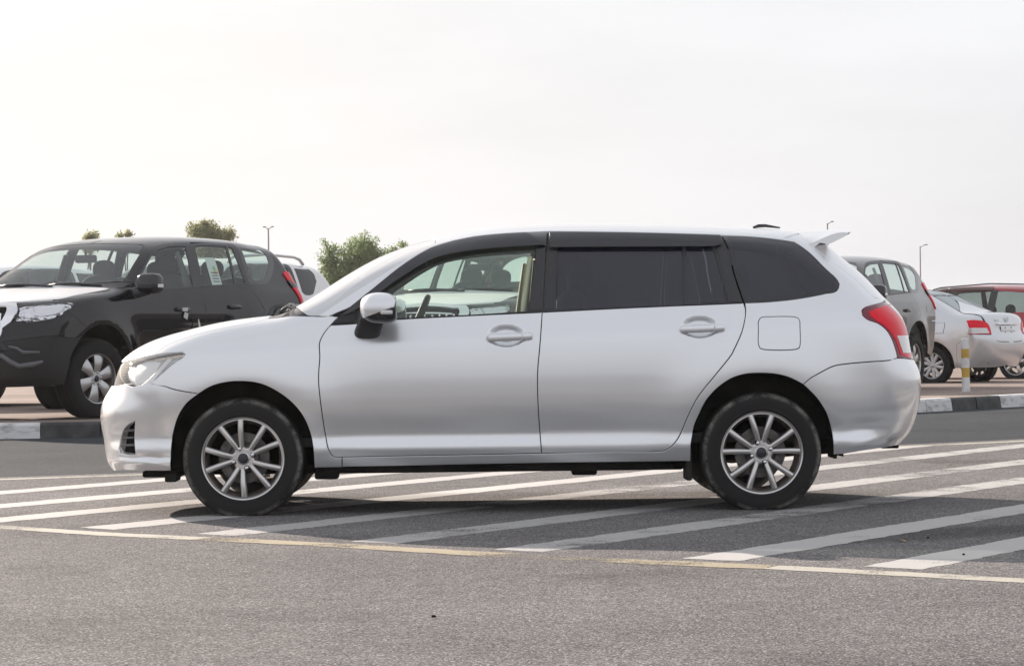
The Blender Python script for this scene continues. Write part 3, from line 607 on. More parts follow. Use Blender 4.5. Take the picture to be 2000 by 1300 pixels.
# ---- the red estate
RED_OUT=[(-.76,.22),(-.84,.32),(-.88,.50),(-.84,.68),(-.70,.82),(-.35,.95),(.05,1.05),(.22,1.09),(.5,1.24),(.85,1.43),(1.05,1.50),(1.35,1.555),(1.8,1.58),(2.4,1.575),(2.9,1.545),(3.2,1.50),(3.32,1.44),(3.46,1.22),(3.55,1.02),(3.60,.85),(3.64,.72),(3.64,.52),(3.58,.36),(3.52,.29)]
RED_RIM=[(0,.36,190,2.4),(.06,.40,178,2.4),(.11,.30,150,2.5),(.15,.20,115,3),(.20,.15,97,3.8),(.27,.16,90,3.5),(.33,.19,90,3),(.43,.14,90,2.7),(.60,.13,90,2.7),(.70,.15,84,2.7),(.75,.25,50,2.6),(.82,.28,16,2.7),(.9,.3,3,2.7),(1,.36,-10,2.6)]
_rw=hermite([.15,.24,.32,.45,.6,.75,.88,.96,1.02,1.1,1.3,1.45,1.58],[.74,.79,.82,.825,.84,.85,.85,.835,.81,.785,.71,.65,.59])
def red_w(x,z):
    x=np.asarray(x,float); z=np.asarray(z,float)
    y=_rw(z)-.03*smooth01((-x+.1)/.9)-.02*smooth01((x-2.5)/1.1)-.05*smooth01((x-2.4)/1.1)*smooth01((z-1.0)/.3)
    for cx in (0,2.75):
        r=np.hypot(x-cx,z-.30); w=np.where(r<.41,.04,.13)
        y=y+.018*smooth01((z-.2)/.35)*np.exp(-((r-.41)/w)**2)
    return y
# panel outlines on each body sheet (metres)
LOOPS={'wagon':{'front_bumper':[[(-0.2146,0.613),(-0.3521,0.6412),(-0.5102,0.7105),(-0.6134,0.7109),(-0.7018,0.7113),(-0.7405,0.7265),(-0.7668,0.7367),(-0.8277,0.7306),(-1.3445,0.7967),(-1.3849,0.7013),(-1.4126,0.6063),(-1.4211,0.5082),(-1.4153,0.4128),(-1.4028,0.3205),(-1.3925,0.2309),(-1.3768,0.1496),(-1.3443,0.0758),(-1.3345,0.0574),(-0.826,0.1766),(-0.5653,0.2071),(-0.3783,0.2236),(-0.3578,0.3599),(-0.3421,0.4318),(-0.3163,0.5038),(-0.2746,0.5658)]],
  'vent':[[(-0.6429,0.4832),(-0.7199,0.4554),(-0.7659,0.4217),(-0.8017,0.3669),(-0.8258,0.3035),(-0.8202,0.2901),(-0.7362,0.2838),(-0.6672,0.2861),(-0.6556,0.3002),(-0.662,0.3815)]],
  'grille':[[(-1.3345,0.8225),(-1.296,0.9342),(-1.2465,1.0472),(-0.9129,0.956),(-0.9366,0.9153),(-0.9036,0.8492),(-0.8596,0.7937),(-0.7807,0.7419),(-0.8271,0.7336)]],
  'hood':[[(-1.2304,1.074),(-1.1519,1.1741),(-1.0568,1.2641),(-0.9518,1.3419),(-0.8412,1.4058),(-0.7294,1.4564),(-0.6198,1.4956),(-0.5151,1.526),(-0.4171,1.5501),(-0.3267,1.5695),(-0.2429,1.5848),(-0.1642,1.5969),(-0.0886,1.6065),(-0.0141,1.614),(0.0613,1.6199),(0.0996,1.6227),(0.129,1.25),(0.0069,1.181),(-0.1358,1.1526),(-0.287,1.1187),(-0.387,1.0812),(-0.4639,1.0437),(-0.5085,0.994),(-0.5371,0.9591),(-0.7872,0.951),(-0.9183,0.9604)]],
  'headlamp':[[(-0.5371,0.9591),(-0.4386,0.9586),(-0.3312,0.9338),(-0.3036,0.8959),(-0.313,0.8597),(-0.3768,0.8085),(-0.4306,0.7561),(-0.5102,0.7105),(-0.6134,0.7109),(-0.7018,0.7113),(-0.7405,0.7265),(-0.7668,0.7367),(-0.7807,0.7419),(-0.8596,0.7937),(-0.9036,0.8492),(-0.9366,0.9153),(-0.9129,0.956),(-0.7849,0.9478)]],
  'fender':[[(-0.5371,0.9591),(-0.5085,0.994),(-0.4639,1.0437),(-0.387,1.0812),(-0.287,1.1187),(-0.1358,1.1526),(0.0069,1.181),(0.129,1.25),(0.228,1.2056),(0.3274,1.1041),(0.4293,1.0025),(0.4834,0.9904),(0.4453,0.9494),(0.4225,0.9239),(0.4024,0.8924),(0.39,0.8592),(0.3917,0.7902),(0.3859,0.7163),(0.3854,0.6576),(0.392,0.5783),(0.3978,0.527),(0.4109,0.4239),(0.4254,0.3418),(0.4316,0.3239),(0.445,0.2991),(0.4626,0.2872),(0.4959,0.2881),(0.4943,0.236),(0.3558,0.2348),(0.3512,0.3426),(0.334,0.4247),(0.3002,0.5024),(0.2504,0.5645),(0.1786,0.6201),(0.1013,0.6582),(0.0222,0.6723),(-0.0762,0.6691),(-0.1545,0.6482),(-0.2146,0.613),(-0.3521,0.6412),(-0.5102,0.7105),(-0.4306,0.7561),(-0.3768,0.8085),(-0.313,0.8597),(-0.3036,0.8959),(-0.3312,0.9338),(-0.4386,0.9586)]],
  'cowl':[[(0.1186,1.6243),(0.1891,1.6351),(0.2041,1.6395),(0.3272,1.125),(0.3832,1.056),(0.4293,1.0046),(0.3274,1.1064),(0.228,1.2075),(0.1347,1.2518)]],
  'windscreen':[[(0.2041,1.6395),(0.2527,1.6638),(0.2938,1.6937),(0.3358,1.7246),(0.3794,1.7558),(0.4237,1.7871),(0.4685,1.8183),(0.5148,1.8486),(0.5625,1.8776),(0.6119,1.905),(0.6637,1.9301),(0.7181,1.9525),(0.774,1.9725),(0.8304,1.9905),(0.8875,2.0064),(0.9165,2.0134),(0.9665,1.6385),(0.915,1.5431),(0.8116,1.4355),(0.6882,1.3117),(0.5936,1.2339),(0.492,1.1511),(0.3832,1.056),(0.3272,1.125)]],
  'front_door':[[(1.5065,1.0025),(1.1592,0.99),(0.7791,0.9743),(0.5583,0.9548),(0.4453,0.9494),(0.4225,0.9239),(0.4024,0.8924),(0.39,0.8592),(0.3917,0.7902),(0.3859,0.7163),(0.3854,0.6576),(0.392,0.5783),(0.3978,0.527),(0.4109,0.4239),(0.4254,0.3418),(0.4316,0.3239),(0.445,0.2991),(0.4626,0.2872),(0.4959,0.2881),(0.8339,0.2911),(1.244,0.2935),(1.4953,0.2971),(1.4887,0.3855),(1.4806,0.5144),(1.4776,0.6171),(1.48,0.7195),(1.4902,0.8217),(1.5031,0.9626)]],
  'front_frame':[[(0.4834,0.9904),(0.5448,1.039),(0.6238,1.1349),(0.69,1.2194),(0.7765,1.3525),(0.8626,1.4656),(0.957,1.5711),(1.0598,1.6221),(1.1624,1.6434),(1.2995,1.6466),(1.4415,1.6419),(1.5456,1.6461),(1.5306,1.287),(1.5169,1.1305),(1.5065,1.0025),(1.1592,0.99),(0.7791,0.9743),(0.5583,0.9548),(0.4453,0.9494)],[(0.5685,0.9598),(0.779,0.982),(1.1593,0.9977),(1.4347,1.0123),(1.4797,1.3295),(1.4804,1.4429),(1.2981,1.4608),(1.1624,1.4609),(1.0608,1.4457),(0.9591,1.4072),(0.8632,1.3249),(0.7786,1.2131),(0.6915,1.1108),(0.6246,1.0546),(0.5887,1.0163)]],
  'rear_door':[[(2.5212,1.0381),(2.4359,1.0351),(1.9677,1.0208),(1.5065,1.0025),(1.5031,0.9626),(1.4902,0.8217),(1.48,0.7195),(1.4776,0.6171),(1.4806,0.5144),(1.4887,0.3855),(1.4953,0.2971),(2.0907,0.2993),(2.1214,0.3068),(2.1547,0.3333),(2.1917,0.3855),(2.2298,0.4754),(2.281,0.5725),(2.3652,0.6766),(2.4502,0.7806),(2.4609,0.8009),(2.5043,0.8927),(2.5291,0.9953)]],
  'rear_frame':[[(1.5456,1.6461),(1.7555,1.6224),(1.9852,1.6063),(2.2255,1.5927),(2.4325,1.5862),(2.4698,1.2273),(2.5212,1.0381),(2.4359,1.0351),(1.9677,1.0208),(1.5065,1.0025),(1.5169,1.1305),(1.5306,1.287)],[(1.5948,1.4261),(2.2266,1.4242),(2.2103,1.0349),(1.5789,1.0185)],[(2.2475,1.4259),(2.3545,1.4274),(2.3799,1.3042),(2.4379,1.048),(2.2337,1.0399)]],
  'quarter_window':[[(2.4402,1.5809),(2.6067,1.5832),(2.765,1.5618),(2.8808,1.5375),(2.9402,1.445),(3.0271,1.3094),(3.1002,1.2221),(3.1027,1.1819),(3.0634,1.1352),(3.0029,1.1002),(2.8213,1.0608),(2.6494,1.0432),(2.5277,1.0385),(2.4776,1.2272)]],
  'fuel_flap':[[(2.5978,0.9572),(2.6085,0.9648),(2.6396,0.9671),(2.7684,0.9657),(2.7887,0.9603),(2.797,0.9486),(2.7973,0.91),(2.7958,0.828),(2.7907,0.8101),(2.7698,0.8026),(2.6203,0.8035),(2.5947,0.8097),(2.5867,0.8303),(2.5888,0.9123),(2.5905,0.9431)]],
  'body':[[(0.5448,1.039),(0.6238,1.1349),(0.69,1.2194),(0.7765,1.3525),(0.8626,1.4656),(0.957,1.5711),(1.0598,1.6221),(1.1624,1.6434),(1.2995,1.6466),(1.4415,1.6419),(1.5456,1.6461),(1.7555,1.6224),(1.9852,1.6063),(2.2255,1.5927),(2.4325,1.5862),(2.6067,1.5832),(2.765,1.5618),(2.8808,1.5375),(2.9402,1.445),(3.0271,1.3094),(3.1002,1.2221),(3.1027,1.1819),(3.0634,1.1352),(3.0029,1.1002),(2.8213,1.0608),(2.6494,1.0432),(2.5277,1.0385),(2.5291,0.9953),(2.5043,0.8927),(2.4609,0.8009),(2.4502,0.7806),(2.3652,0.6766),(2.281,0.5725),(2.2298,0.4754),(2.1917,0.3855),(2.1547,0.3333),(2.1214,0.3068),(2.0907,0.2993),(1.8597,0.2998),(1.4953,0.2963),(1.244,0.2935),(0.8339,0.2911),(0.4959,0.2881),(0.4944,0.2376),(0.8329,0.2396),(1.2436,0.244),(1.7316,0.2461),(2.2433,0.2466),(2.2448,0.3396),(2.2524,0.377),(2.2628,0.4302),(2.289,0.4901),(2.317,0.5464),(2.3646,0.6023),(2.4072,0.6364),(2.4551,0.664),(2.5103,0.6801),(2.5679,0.6853),(2.6433,0.6829),(2.6929,0.6754),(2.741,0.6607),(2.8085,0.6264),(2.8474,0.6582),(2.893,0.6833),(2.9649,0.7171),(3.0377,0.7278),(3.149,0.736),(3.3343,0.7478),(3.4217,0.7615),(3.4214,0.7883),(3.3927,0.8592),(3.3494,0.9137),(3.2837,0.9486),(3.1943,0.965),(3.1689,0.9829),(3.1816,1.0129),(3.2298,1.0385),(3.3832,1.0801),(3.6721,1.1547),(3.3876,1.122),(3.2718,1.2493),(3.0459,1.4456),(2.8187,1.5929),(3.2779,1.9202),(3.1674,1.9682),(3.0549,2.0017),(2.9435,2.0251),(2.8373,2.0408),(2.7395,2.0507),(2.6515,2.0568),(2.5725,2.061),(2.501,2.0644),(2.4349,2.0673),(2.3723,2.07),(2.3119,2.0725),(2.2528,2.0747),(2.1943,2.0767),(2.1361,2.0784),(2.078,2.0799),(2.02,2.0813),(1.962,2.0826),(1.904,2.0837),(1.846,2.0844),(1.788,2.0849),(1.73,2.0851),(1.672,2.0851),(1.6139,2.0847),(1.5558,2.0841),(1.4976,2.083),(1.4393,2.0814),(1.3809,2.0789),(1.3225,2.0755),(1.264,2.0711),(1.2055,2.0654),(1.1475,2.0579),(1.0902,2.0482),(1.033,2.0372),(0.9749,2.0258),(0.931,2.0167),(0.9665,1.6385),(0.915,1.5431),(0.8116,1.4355),(0.6882,1.3117),(0.5936,1.2339),(0.492,1.1511),(0.3832,1.056),(0.4293,1.0046)],[(2.5978,0.9572),(2.6085,0.9648),(2.6396,0.9671),(2.7684,0.9657),(2.7887,0.9603),(2.797,0.9486),(2.7973,0.91),(2.7958,0.828),(2.7907,0.8101),(2.7698,0.8026),(2.6203,0.8035),(2.5947,0.8097),(2.5867,0.8303),(2.5888,0.9123),(2.5905,0.9431)]],
  'apillar':[[(0.4834,0.9904),(0.5448,1.039),(0.6238,1.1349),(0.69,1.2194),(0.7765,1.3525),(0.8626,1.4656),(0.957,1.5711),(1.0598,1.6221),(1.1624,1.6434),(0.9665,1.6385),(0.915,1.5431),(0.8116,1.4355),(0.6882,1.3117),(0.5936,1.2339),(0.492,1.1511),(0.3832,1.056)]],
  'tailgate':[[(2.8355,1.5885),(3.0459,1.4456),(3.2718,1.2493),(3.3876,1.122),(3.5001,1.1173),(3.6317,1.0094),(3.6738,0.8876),(3.6848,0.7616),(4.0778,0.7684),(4.0573,0.8344),(4.0454,0.9161),(4.0323,1.0008),(4.0102,1.0815),(3.9756,1.152),(3.9317,1.2124),(3.8848,1.2773),(3.8364,1.3531),(3.7837,1.4321),(3.7242,1.5092),(3.6569,1.5863),(3.5816,1.6684),(3.4984,1.755),(3.4065,1.8371),(3.3047,1.9057)]],
  'tail_lamp':[[(3.4217,0.7615),(3.4214,0.7883),(3.3927,0.8592),(3.3494,0.9137),(3.2837,0.9486),(3.1943,0.965),(3.1689,0.9829),(3.1816,1.0129),(3.2298,1.0385),(3.3832,1.0801),(3.6721,1.1547),(3.6176,1.1386),(3.5001,1.1173),(3.6317,1.0094),(3.6738,0.8876),(3.6848,0.7616)]],
  'lamp_clear':[[(3.4462,0.8873),(3.7004,0.9053),(3.6269,0.8985),(3.6358,0.794),(3.494,0.7916)]],
  'rear_bumper':[[(2.8085,0.6264),(2.8474,0.6582),(2.893,0.6833),(2.9649,0.7171),(3.0377,0.7278),(3.149,0.736),(3.3343,0.7478),(3.4217,0.7615),(3.6857,0.7582),(4.0778,0.7684),(4.1018,0.7093),(4.1131,0.6365),(4.1131,0.5557),(4.106,0.4738),(4.092,0.3921),(4.0709,0.3113),(4.0405,0.2378),(3.9982,0.1812),(3.9864,0.1686),(3.5024,0.2586),(3.2013,0.2751),(2.9627,0.2715),(2.954,0.3838),(2.9302,0.4669),(2.9094,0.5084),(2.8755,0.5578)]],
  'lamp_red':[[(3.2421,1.0117),(3.3505,1.045),(3.5586,1.0964),(3.6401,1.1138),(3.4943,1.0823),(3.6118,0.9814),(3.6397,0.8971),(3.6549,0.7832),(3.6113,0.7678),(3.4671,0.7808),(3.4587,0.7936),(3.4312,0.854),(3.3883,0.9016),(3.34,0.9366),(3.2773,0.9625),(3.2377,0.9855)]],
  'visor_f':[[(0.4911,0.9942),(0.5577,1.0463),(0.6341,1.1398),(0.7768,1.335),(0.863,1.4474),(0.9575,1.5435),(1.06,1.5906),(1.1624,1.6103),(1.2992,1.6129),(1.4409,1.6079),(1.5378,1.6087),(1.5344,1.3477),(1.4798,1.3445),(1.3082,1.3503),(1.1625,1.3605),(0.9934,1.3498),(0.8922,1.285),(0.7456,1.144),(0.6503,1.0776),(0.5578,1.0115)]],
  'visor_r':[[(1.5546,1.601),(1.7542,1.5831),(1.9835,1.5678),(2.2233,1.5529),(2.4132,1.547),(2.4248,1.4091),(2.4126,1.3504),(2.3677,1.324),(2.2169,1.3204),(1.978,1.3216),(1.7495,1.3227),(1.5938,1.3231),(1.5522,1.3235)]],
  'sail':[[(0.4504,0.9526),(0.486,0.9891),(0.5423,1.0349),(0.5835,1.0254),(0.5634,0.9586)]],
  'bpillar_f':[[(1.4823,1.3295),(1.5343,1.3381),(1.5118,1.0102),(1.4372,1.0097)]],
  'bpillar_r':[[(1.5444,1.321),(1.5924,1.3205),(1.5777,1.0198),(1.5144,1.0089)]],
  'cpillar':[[(2.389,1.3464),(2.4295,1.3911),(2.5149,1.0407),(2.4427,1.0415)]]},
 'suv':{'headlamp':[[(-0.9978,1.2586),(-0.6452,1.3065),(-0.3924,1.3371),(-0.4112,1.2739),(-0.5561,1.0789),(-0.682,1.0143),(-1.0326,0.9702),(-1.0451,0.9924),(-1.1152,1.0027),(-1.0584,1.1269)]],
  'grille':[[(-1.4541,1.0918),(-1.4236,1.2143),(-1.3681,1.3291),(-1.2857,1.4183),(-1.1896,1.4867),(-1.1641,1.5026),(-1.0956,1.3288),(-0.9932,1.2721),(-1.0624,1.1264),(-1.1286,0.9979),(-1.1983,0.9273),(-1.2275,0.8116)]],
  'grille_chrome':[[(-1.2389,1.4538),(-1.1641,1.5026),(-1.0956,1.3288),(-0.9932,1.2721),(-1.0624,1.1264),(-1.1286,0.9979),(-1.1983,0.9273),(-1.2275,0.8116),(-1.4541,1.0918),(-1.4329,1.1838),(-1.2833,0.8659),(-1.1862,1.0398),(-1.1235,1.1621),(-1.0945,1.2424),(-1.1356,1.2607)]],
  'hood':[[(-1.0841,1.5491),(-0.9693,1.6085),(-0.8467,1.6629),(-0.7202,1.7088),(-0.5947,1.7446),(-0.4743,1.7713),(-0.3618,1.7909),(-0.2583,1.8054),(-0.1633,1.8165),(-0.0749,1.8256),(0.0093,1.8338),(0.0916,1.8417),(0.175,1.8492),(0.2619,1.8573),(0.3536,1.8673),(0.4419,1.883),(0.499,1.9136),(0.5083,1.9233),(0.3795,1.5092),(0.0755,1.471),(-0.2515,1.4246),(-0.5852,1.3289),(-0.6357,1.3265),(-0.6255,1.3273),(-0.9262,1.3109),(-1.0846,1.3444)]],
  'windscreen':[[(0.5341,1.9541),(0.5769,1.9944),(0.6281,2.0335),(0.6819,2.0724),(0.7368,2.111),(0.7918,2.1493),(0.8459,2.1872),(0.8991,2.2245),(0.9532,2.2601),(1.0105,2.2927),(1.0741,2.3197),(1.1435,2.3403),(1.2152,2.3562),(1.2871,2.3687),(1.1013,2.3272),(1.0998,2.0542),(1.1718,1.9247),(0.9633,1.7875),(0.7871,1.6767),(0.6012,1.559),(0.5358,1.5321),(0.4875,1.6755)]],
  'cowl':[[(0.5083,1.9233),(0.5341,1.9541),(0.4843,1.6722),(0.5282,1.5279),(0.6319,1.3786),(0.3792,1.5029)]],
  'front_bumper':[[(-0.2474,0.8425),(-0.3532,0.933),(-0.5387,1.0744),(-0.682,1.0076),(-1.0332,0.9665),(-1.0458,0.9879),(-1.1198,0.9961),(-1.1991,0.9204),(-1.2148,0.804),(-1.4658,1.0314),(-1.4875,0.9155),(-1.5073,0.808),(-1.5181,0.7052),(-1.5199,0.6294),(-1.1706,0.6507),(-1.2324,0.7528),(-1.0065,0.7819),(-0.774,0.7999),(-0.4548,0.7617),(-0.3018,0.7847)]],
  'lower_bumper':[[(-0.3009,0.7823),(-0.4549,0.7593),(-0.7739,0.7971),(-1.0066,0.779),(-1.2326,0.7497),(-1.1706,0.6446),(-1.5196,0.6044),(-1.5152,0.5048),(-1.5038,0.4053),(-1.4807,0.3065),(-1.4401,0.22),(-1.3816,0.1671),(-1.3165,0.1308),(-0.9822,0.2305),(-0.5608,0.3145),(-0.49,0.45),(-0.46,0.6)]],
  'fender':[[(0.3795,1.5092),(0.0755,1.471),(-0.2515,1.4246),(-0.5852,1.3289),(-0.6357,1.3265),(-0.6365,1.316),(-0.3924,1.3371),(-0.4112,1.2739),(-0.5561,1.0789),(-0.3532,0.933),(-0.2474,0.8425),(-0.37,0.725),(-0.26,0.815),(-0.13,0.873),(0,0.89),(0.13,0.873),(0.26,0.815),(0.37,0.725),(0.445,0.605),(0.485,0.47),(0.49,0.42),(0.56,0.42),(0.6221,0.8544),(0.6161,1.0044),(0.6197,1.1365),(0.637,1.2252)]],
  'front_door':[[(0.637,1.2252),(0.6197,1.1365),(0.6161,1.0044),(0.6221,0.8544),(0.56,0.42),(1.5,0.42),(1.7903,0.9183),(1.7756,1.0587),(1.7633,1.143),(1.7563,1.2654),(0.9151,1.2243)]],
  'rear_door':[[(1.7563,1.2654),(1.7633,1.143),(1.7756,1.0587),(1.7903,0.9183),(1.5,0.42),(2.15,0.42),(2.22,0.6),(2.32,0.8),(2.9124,1.0143),(2.8121,1.1305),(2.7335,1.2271),(2.7131,1.3069)]],
  'front_frame':[[(0.637,1.2252),(0.9151,1.2243),(1.7563,1.2654),(1.8629,1.8341),(1.8535,1.8849),(1.5154,1.8859),(1.3273,1.8606),(1.1684,1.7801),(0.97,1.6556),(0.7658,1.485),(0.6319,1.3786)],[(0.7476,1.249),(0.9592,1.2436),(1.6416,1.2741),(1.7384,1.7626),(1.4165,1.7965),(1.3315,1.7825),(1.1784,1.7499),(0.9694,1.6),(0.8283,1.4685),(0.7266,1.3426)]],
  'rear_frame':[[(1.7563,1.2654),(2.7131,1.3069),(2.6809,1.9031),(2.3447,1.8907),(1.8629,1.8341)],[(1.8317,1.2814),(2.4298,1.3042),(2.4811,1.7776),(1.9015,1.7675)],[(2.4607,1.3056),(2.6473,1.3148),(2.5764,1.755),(2.5214,1.7648)]],
  'quarter_frame':[[(2.6987,1.31),(3.1112,1.3207),(3.2753,1.411),(3.4091,1.5428),(3.4463,1.6585),(3.7308,1.9024),(2.6902,1.8722)],[(2.7811,1.3933),(2.8342,1.3551),(3.0599,1.3638),(3.1119,1.3919),(3.2851,1.5303),(3.2854,1.6099),(3.2806,1.8098),(2.7662,1.7591)]],
  'fuel_flap':[[(3.2653,1.1466),(3.456,1.1507),(3.4472,1.0571),(3.2643,1.0536)]],
  'body':[[(0.6319,1.3786),(0.7658,1.485),(0.97,1.6556),(1.1684,1.7801),(1.3273,1.8606),(1.5154,1.8859),(1.8535,1.8849),(2.3447,1.8907),(2.6809,1.9031),(2.7131,1.3069),(2.7335,1.2271),(2.8121,1.1305),(2.9124,1.0143),(2.32,0.8),(2.22,0.6),(2.15,0.42),(1.5,0.42),(0.56,0.42),(0.56,0.35),(2.24,0.35),(2.3,0.62),(2.42,0.8),(2.6,0.9),(2.79,0.925),(2.98,0.9),(3.16,0.8),(3.28,0.62),(3.33,0.5),(3.4,0.62),(3.48,0.92),(3.6,0.93),(4.0163,0.9286),(3.9702,1.3269),(3.7161,1.7011),(3.581,2.3116),(3.4537,2.3463),(3.3285,2.3725),(3.2097,2.3906),(3.0991,2.4025),(2.9973,2.41),(2.9038,2.4148),(2.8176,2.418),(2.7374,2.4202),(2.6617,2.4218),(2.589,2.423),(2.5182,2.4239),(2.4485,2.4246),(2.3792,2.425),(2.3102,2.4253),(2.2413,2.4253),(2.1724,2.425),(2.1035,2.4244),(2.0346,2.4234),(1.9656,2.4218),(1.8967,2.4197),(1.8277,2.417),(1.7587,2.4138),(1.6896,2.4099),(1.6205,2.4053),(1.5512,2.3998),(1.4816,2.3932),(1.4115,2.3855),(1.3407,2.3765),(1.3229,2.374),(1.1114,2.3252),(1.1075,2.06),(1.1834,1.9313),(0.9645,1.7863),(0.7888,1.6748),(0.6038,1.5555),(0.5333,1.5274)],[(2.6987,1.31),(3.1112,1.3207),(3.2753,1.411),(3.4091,1.5428),(3.4463,1.6585),(3.7308,1.9024),(2.6902,1.8722)]],
  'tail_lamp':[[(3.52,1.43),(3.6064,1.4623),(3.8773,1.4685),(4.0433,1.2763),(4.0995,1.1032),(3.8182,1.0895),(3.7075,1.1214),(3.65,1.22),(3.59,1.33)]],
  'rear_bumper':[[(3.33,0.5),(3.4,0.62),(3.48,0.91),(3.6,0.92),(4.0157,0.9181),(4.4975,0.9423),(4.5122,0.8681),(4.5351,0.7989),(4.5475,0.7153),(4.5509,0.6238),(4.5436,0.5275),(4.5208,0.4297),(4.4808,0.3393),(4.4246,0.2703),(4.3929,0.2387),(3.6559,0.426)]],
  'tailgate':[[(3.7161,1.7011),(3.9702,1.3269),(4.0163,0.9286),(4.4964,0.9631),(4.4935,1.0474),(4.4876,1.1308),(4.478,1.2138),(4.4637,1.2968),(4.4448,1.3809),(4.4213,1.4676),(4.3925,1.5582),(4.3563,1.653),(4.3109,1.7528),(4.2545,1.8574),(4.1852,1.9634),(4.1017,2.0573),(4.0067,2.1294),(3.9035,2.1874),(3.7927,2.2372),(3.6743,2.2814),(3.6125,2.3018)]]},
 'sed':{'tail_lamp':[[(3.1515,0.9624),(3.3287,1.0034),(3.545,1.0067),(3.6228,0.9654),(3.6731,0.8625),(3.686,0.7647),(3.1859,0.7536),(3.2249,0.8547)]],
  'lamp_clear':[[(3.2337,0.8554),(3.6114,0.874),(3.6482,0.7722),(3.2041,0.7618)]],
  'rear_window':[[(2.4182,1.6699),(2.463,1.9518),(2.3808,1.6439),(1.9426,2.067),(2.0048,2.0622),(2.0673,2.0558),(2.1299,2.0479),(2.1926,2.0382),(2.255,2.0264),(2.3165,2.0119),(2.3764,1.9944),(2.4336,1.9734),(2.4877,1.9495),(2.5394,1.9235),(2.5901,1.8965),(2.6029,1.8897),(2.9865,1.4201),(3.01,1.3915)]],
  'boot':[[(3.4838,1.1336),(3.6464,0.8815),(3.6863,0.7435),(3.7162,0.7),(3.7768,0.6542),(4.0219,0.6359),(3.9238,1.2463),(3.8591,1.3405),(3.7796,1.4012),(3.6913,1.4531),(3.5933,1.5039),(3.4847,1.5543),(3.3708,1.5982),(3.2562,1.6344),(3.1408,1.6684),(3.0341,1.7018),(2.946,1.7325),(2.8734,1.7611),(2.8104,1.7888),(2.7521,1.816),(2.6959,1.8428),(2.6418,1.8695),(2.998,1.3812)]],
  'rear_bumper':[[(2.98,0.6),(3.0736,0.6618),(3.1847,0.7344),(3.6871,0.7478),(3.7244,0.691),(3.7853,0.6402),(4.0211,0.6153),(3.9361,1.2182),(3.9722,1.1036),(3.9937,0.9964),(4.0072,0.8988),(4.025,0.8187),(4.0533,0.7613),(4.0698,0.6921),(4.0743,0.6151),(4.0731,0.5376),(4.0667,0.46),(4.0548,0.3823),(4.0367,0.3049),(4.0095,0.2306),(3.9726,0.1615),(3.9626,0.144),(3.3534,0.2297),(2.97,0.26)]],
  'fuel_flap':[[(2.58,0.9226),(2.7651,0.9283),(2.7785,0.8899),(2.7606,0.7752),(2.6024,0.769)]]},
 'red':{'win_a':[[(1.1646,1.7911),(1.3022,1.8909),(1.5336,2.0352),(1.8719,1.1579),(1.5931,1.1449)]],
  'win_b':[[(1.8313,1.5919),(2.5001,1.6678),(2.6179,1.16),(1.9402,1.1401)]],
  'visor_a':[[(1.1343,1.7683),(1.4582,1.4254),(1.9195,1.449),(1.7101,1.7294),(1.372,1.7519)]],
  'visor_b':[[(1.6728,1.902),(2.439,1.8831),(2.4967,1.7114),(1.7584,1.631)]]}}
POSE={'wagon': (-1.3658, 13.9999, 0.0, 0.9), 'suv': (-4.7475, 25.6222, 0.135, 63), 'suv_mid': (-0.7117, 29.6028, 0.11, 71), 'suv_right': (3.4337, 33.5804, 0.08, 64), 'suv_back': (-4.5589, 30.4914, 0.045, 64), 'suv_left': (-8.8789, 32.5032, 0.045, 64), 'sed': (4.7504, 41.7815, 0.055, -37), 'red': (6.4657, 45.1179, 0.04, -37)}
WPOSE=POSE["wagon"]
# ================================================================ the place: road, kerb, paving, markings
def flat_sheet(name,P,z,m):
    o=link(name,mesh_from(name,[(x,y,z) for x,y in P],[tuple(range(len(P)))],False),M[m]); return tag(o,kind='structure')
flat_sheet('road',[(-500,-60),(500,-60),(500,900),(-500,900)],0,'asphalt')
def bez(p,n):
    t=np.linspace(0,1,n)[:,None]; a,b,c,d=[np.array(q) for q in p]; return (1-t)**3*a+3*t*(1-t)**2*b+3*t*t*(1-t)*c+t**3*d
def deg(a): return np.array([math.cos(math.radians(a)),math.sin(math.radians(a))])
KP0,KP1=np.array([-4.24,23.66]),np.array([4.80,28.83])
K_mid=bez((KP0,KP0+3.6*deg(8),KP1-3.4*deg(51),KP1),400)
K_left=np.array([KP0+deg(8)*-(26-t)+np.array([0,.004*(26-t)**2]) for t in np.linspace(0,26,120)][:-1])
K_right=np.array([KP1+deg(51)*t+np.array([.012,-.004])*t*t for t in np.linspace(0,22,100)][1:])
KL=np.vstack([K_left,K_mid,K_right]); KS=np.r_[0,np.cumsum(np.hypot(*np.diff(KL,axis=0).T))]
def kerb_at(s,off=0.0):
    p=np.array([np.interp(s,KS,KL[:,0]),np.interp(s,KS,KL[:,1])]); q=np.array([np.interp(s+.05,KS,KL[:,0]),np.interp(s+.05,KS,KL[:,1])])-np.array([np.interp(s-.05,KS,KL[:,0]),np.interp(s-.05,KS,KL[:,1])]); q/=np.linalg.norm(q)
    return p+off*np.array([-q[1],q[0]])
PZ=.14; KW=.15
def pave_z(off): return PZ-.004-.0085*min(max(off,0),12)      # the paving falls gently away from the kerb
def paving_sheet():
    ss=np.linspace(.1,KS[-1]-.1,160); offs=[KW-.004,2,4,6,8,10,12]; V=[];F=[]
    for o in offs: V+=[(*(kerb_at(s,o)),pave_z(o)) for s in ss]
    # beyond 12 m: level, out to the far side of the lot
    V+=[(x,y,pave_z(12)) for x,y in zip(np.linspace(-70,60,160),np.full(160,110.))]
    for r in range(len(offs)):
        for k in range(159): F.append((r*160+k,r*160+k+1,(r+1)*160+k+1,(r+1)*160+k))
    tag(link('brick_paving',mesh_from('brick_paving',V,F,False),M['paving']),kind='structure')
paving_sheet()
kerb=bpy.data.objects.new('kerb',None); COL.objects.link(kerb); tag(kerb,kind='structure')
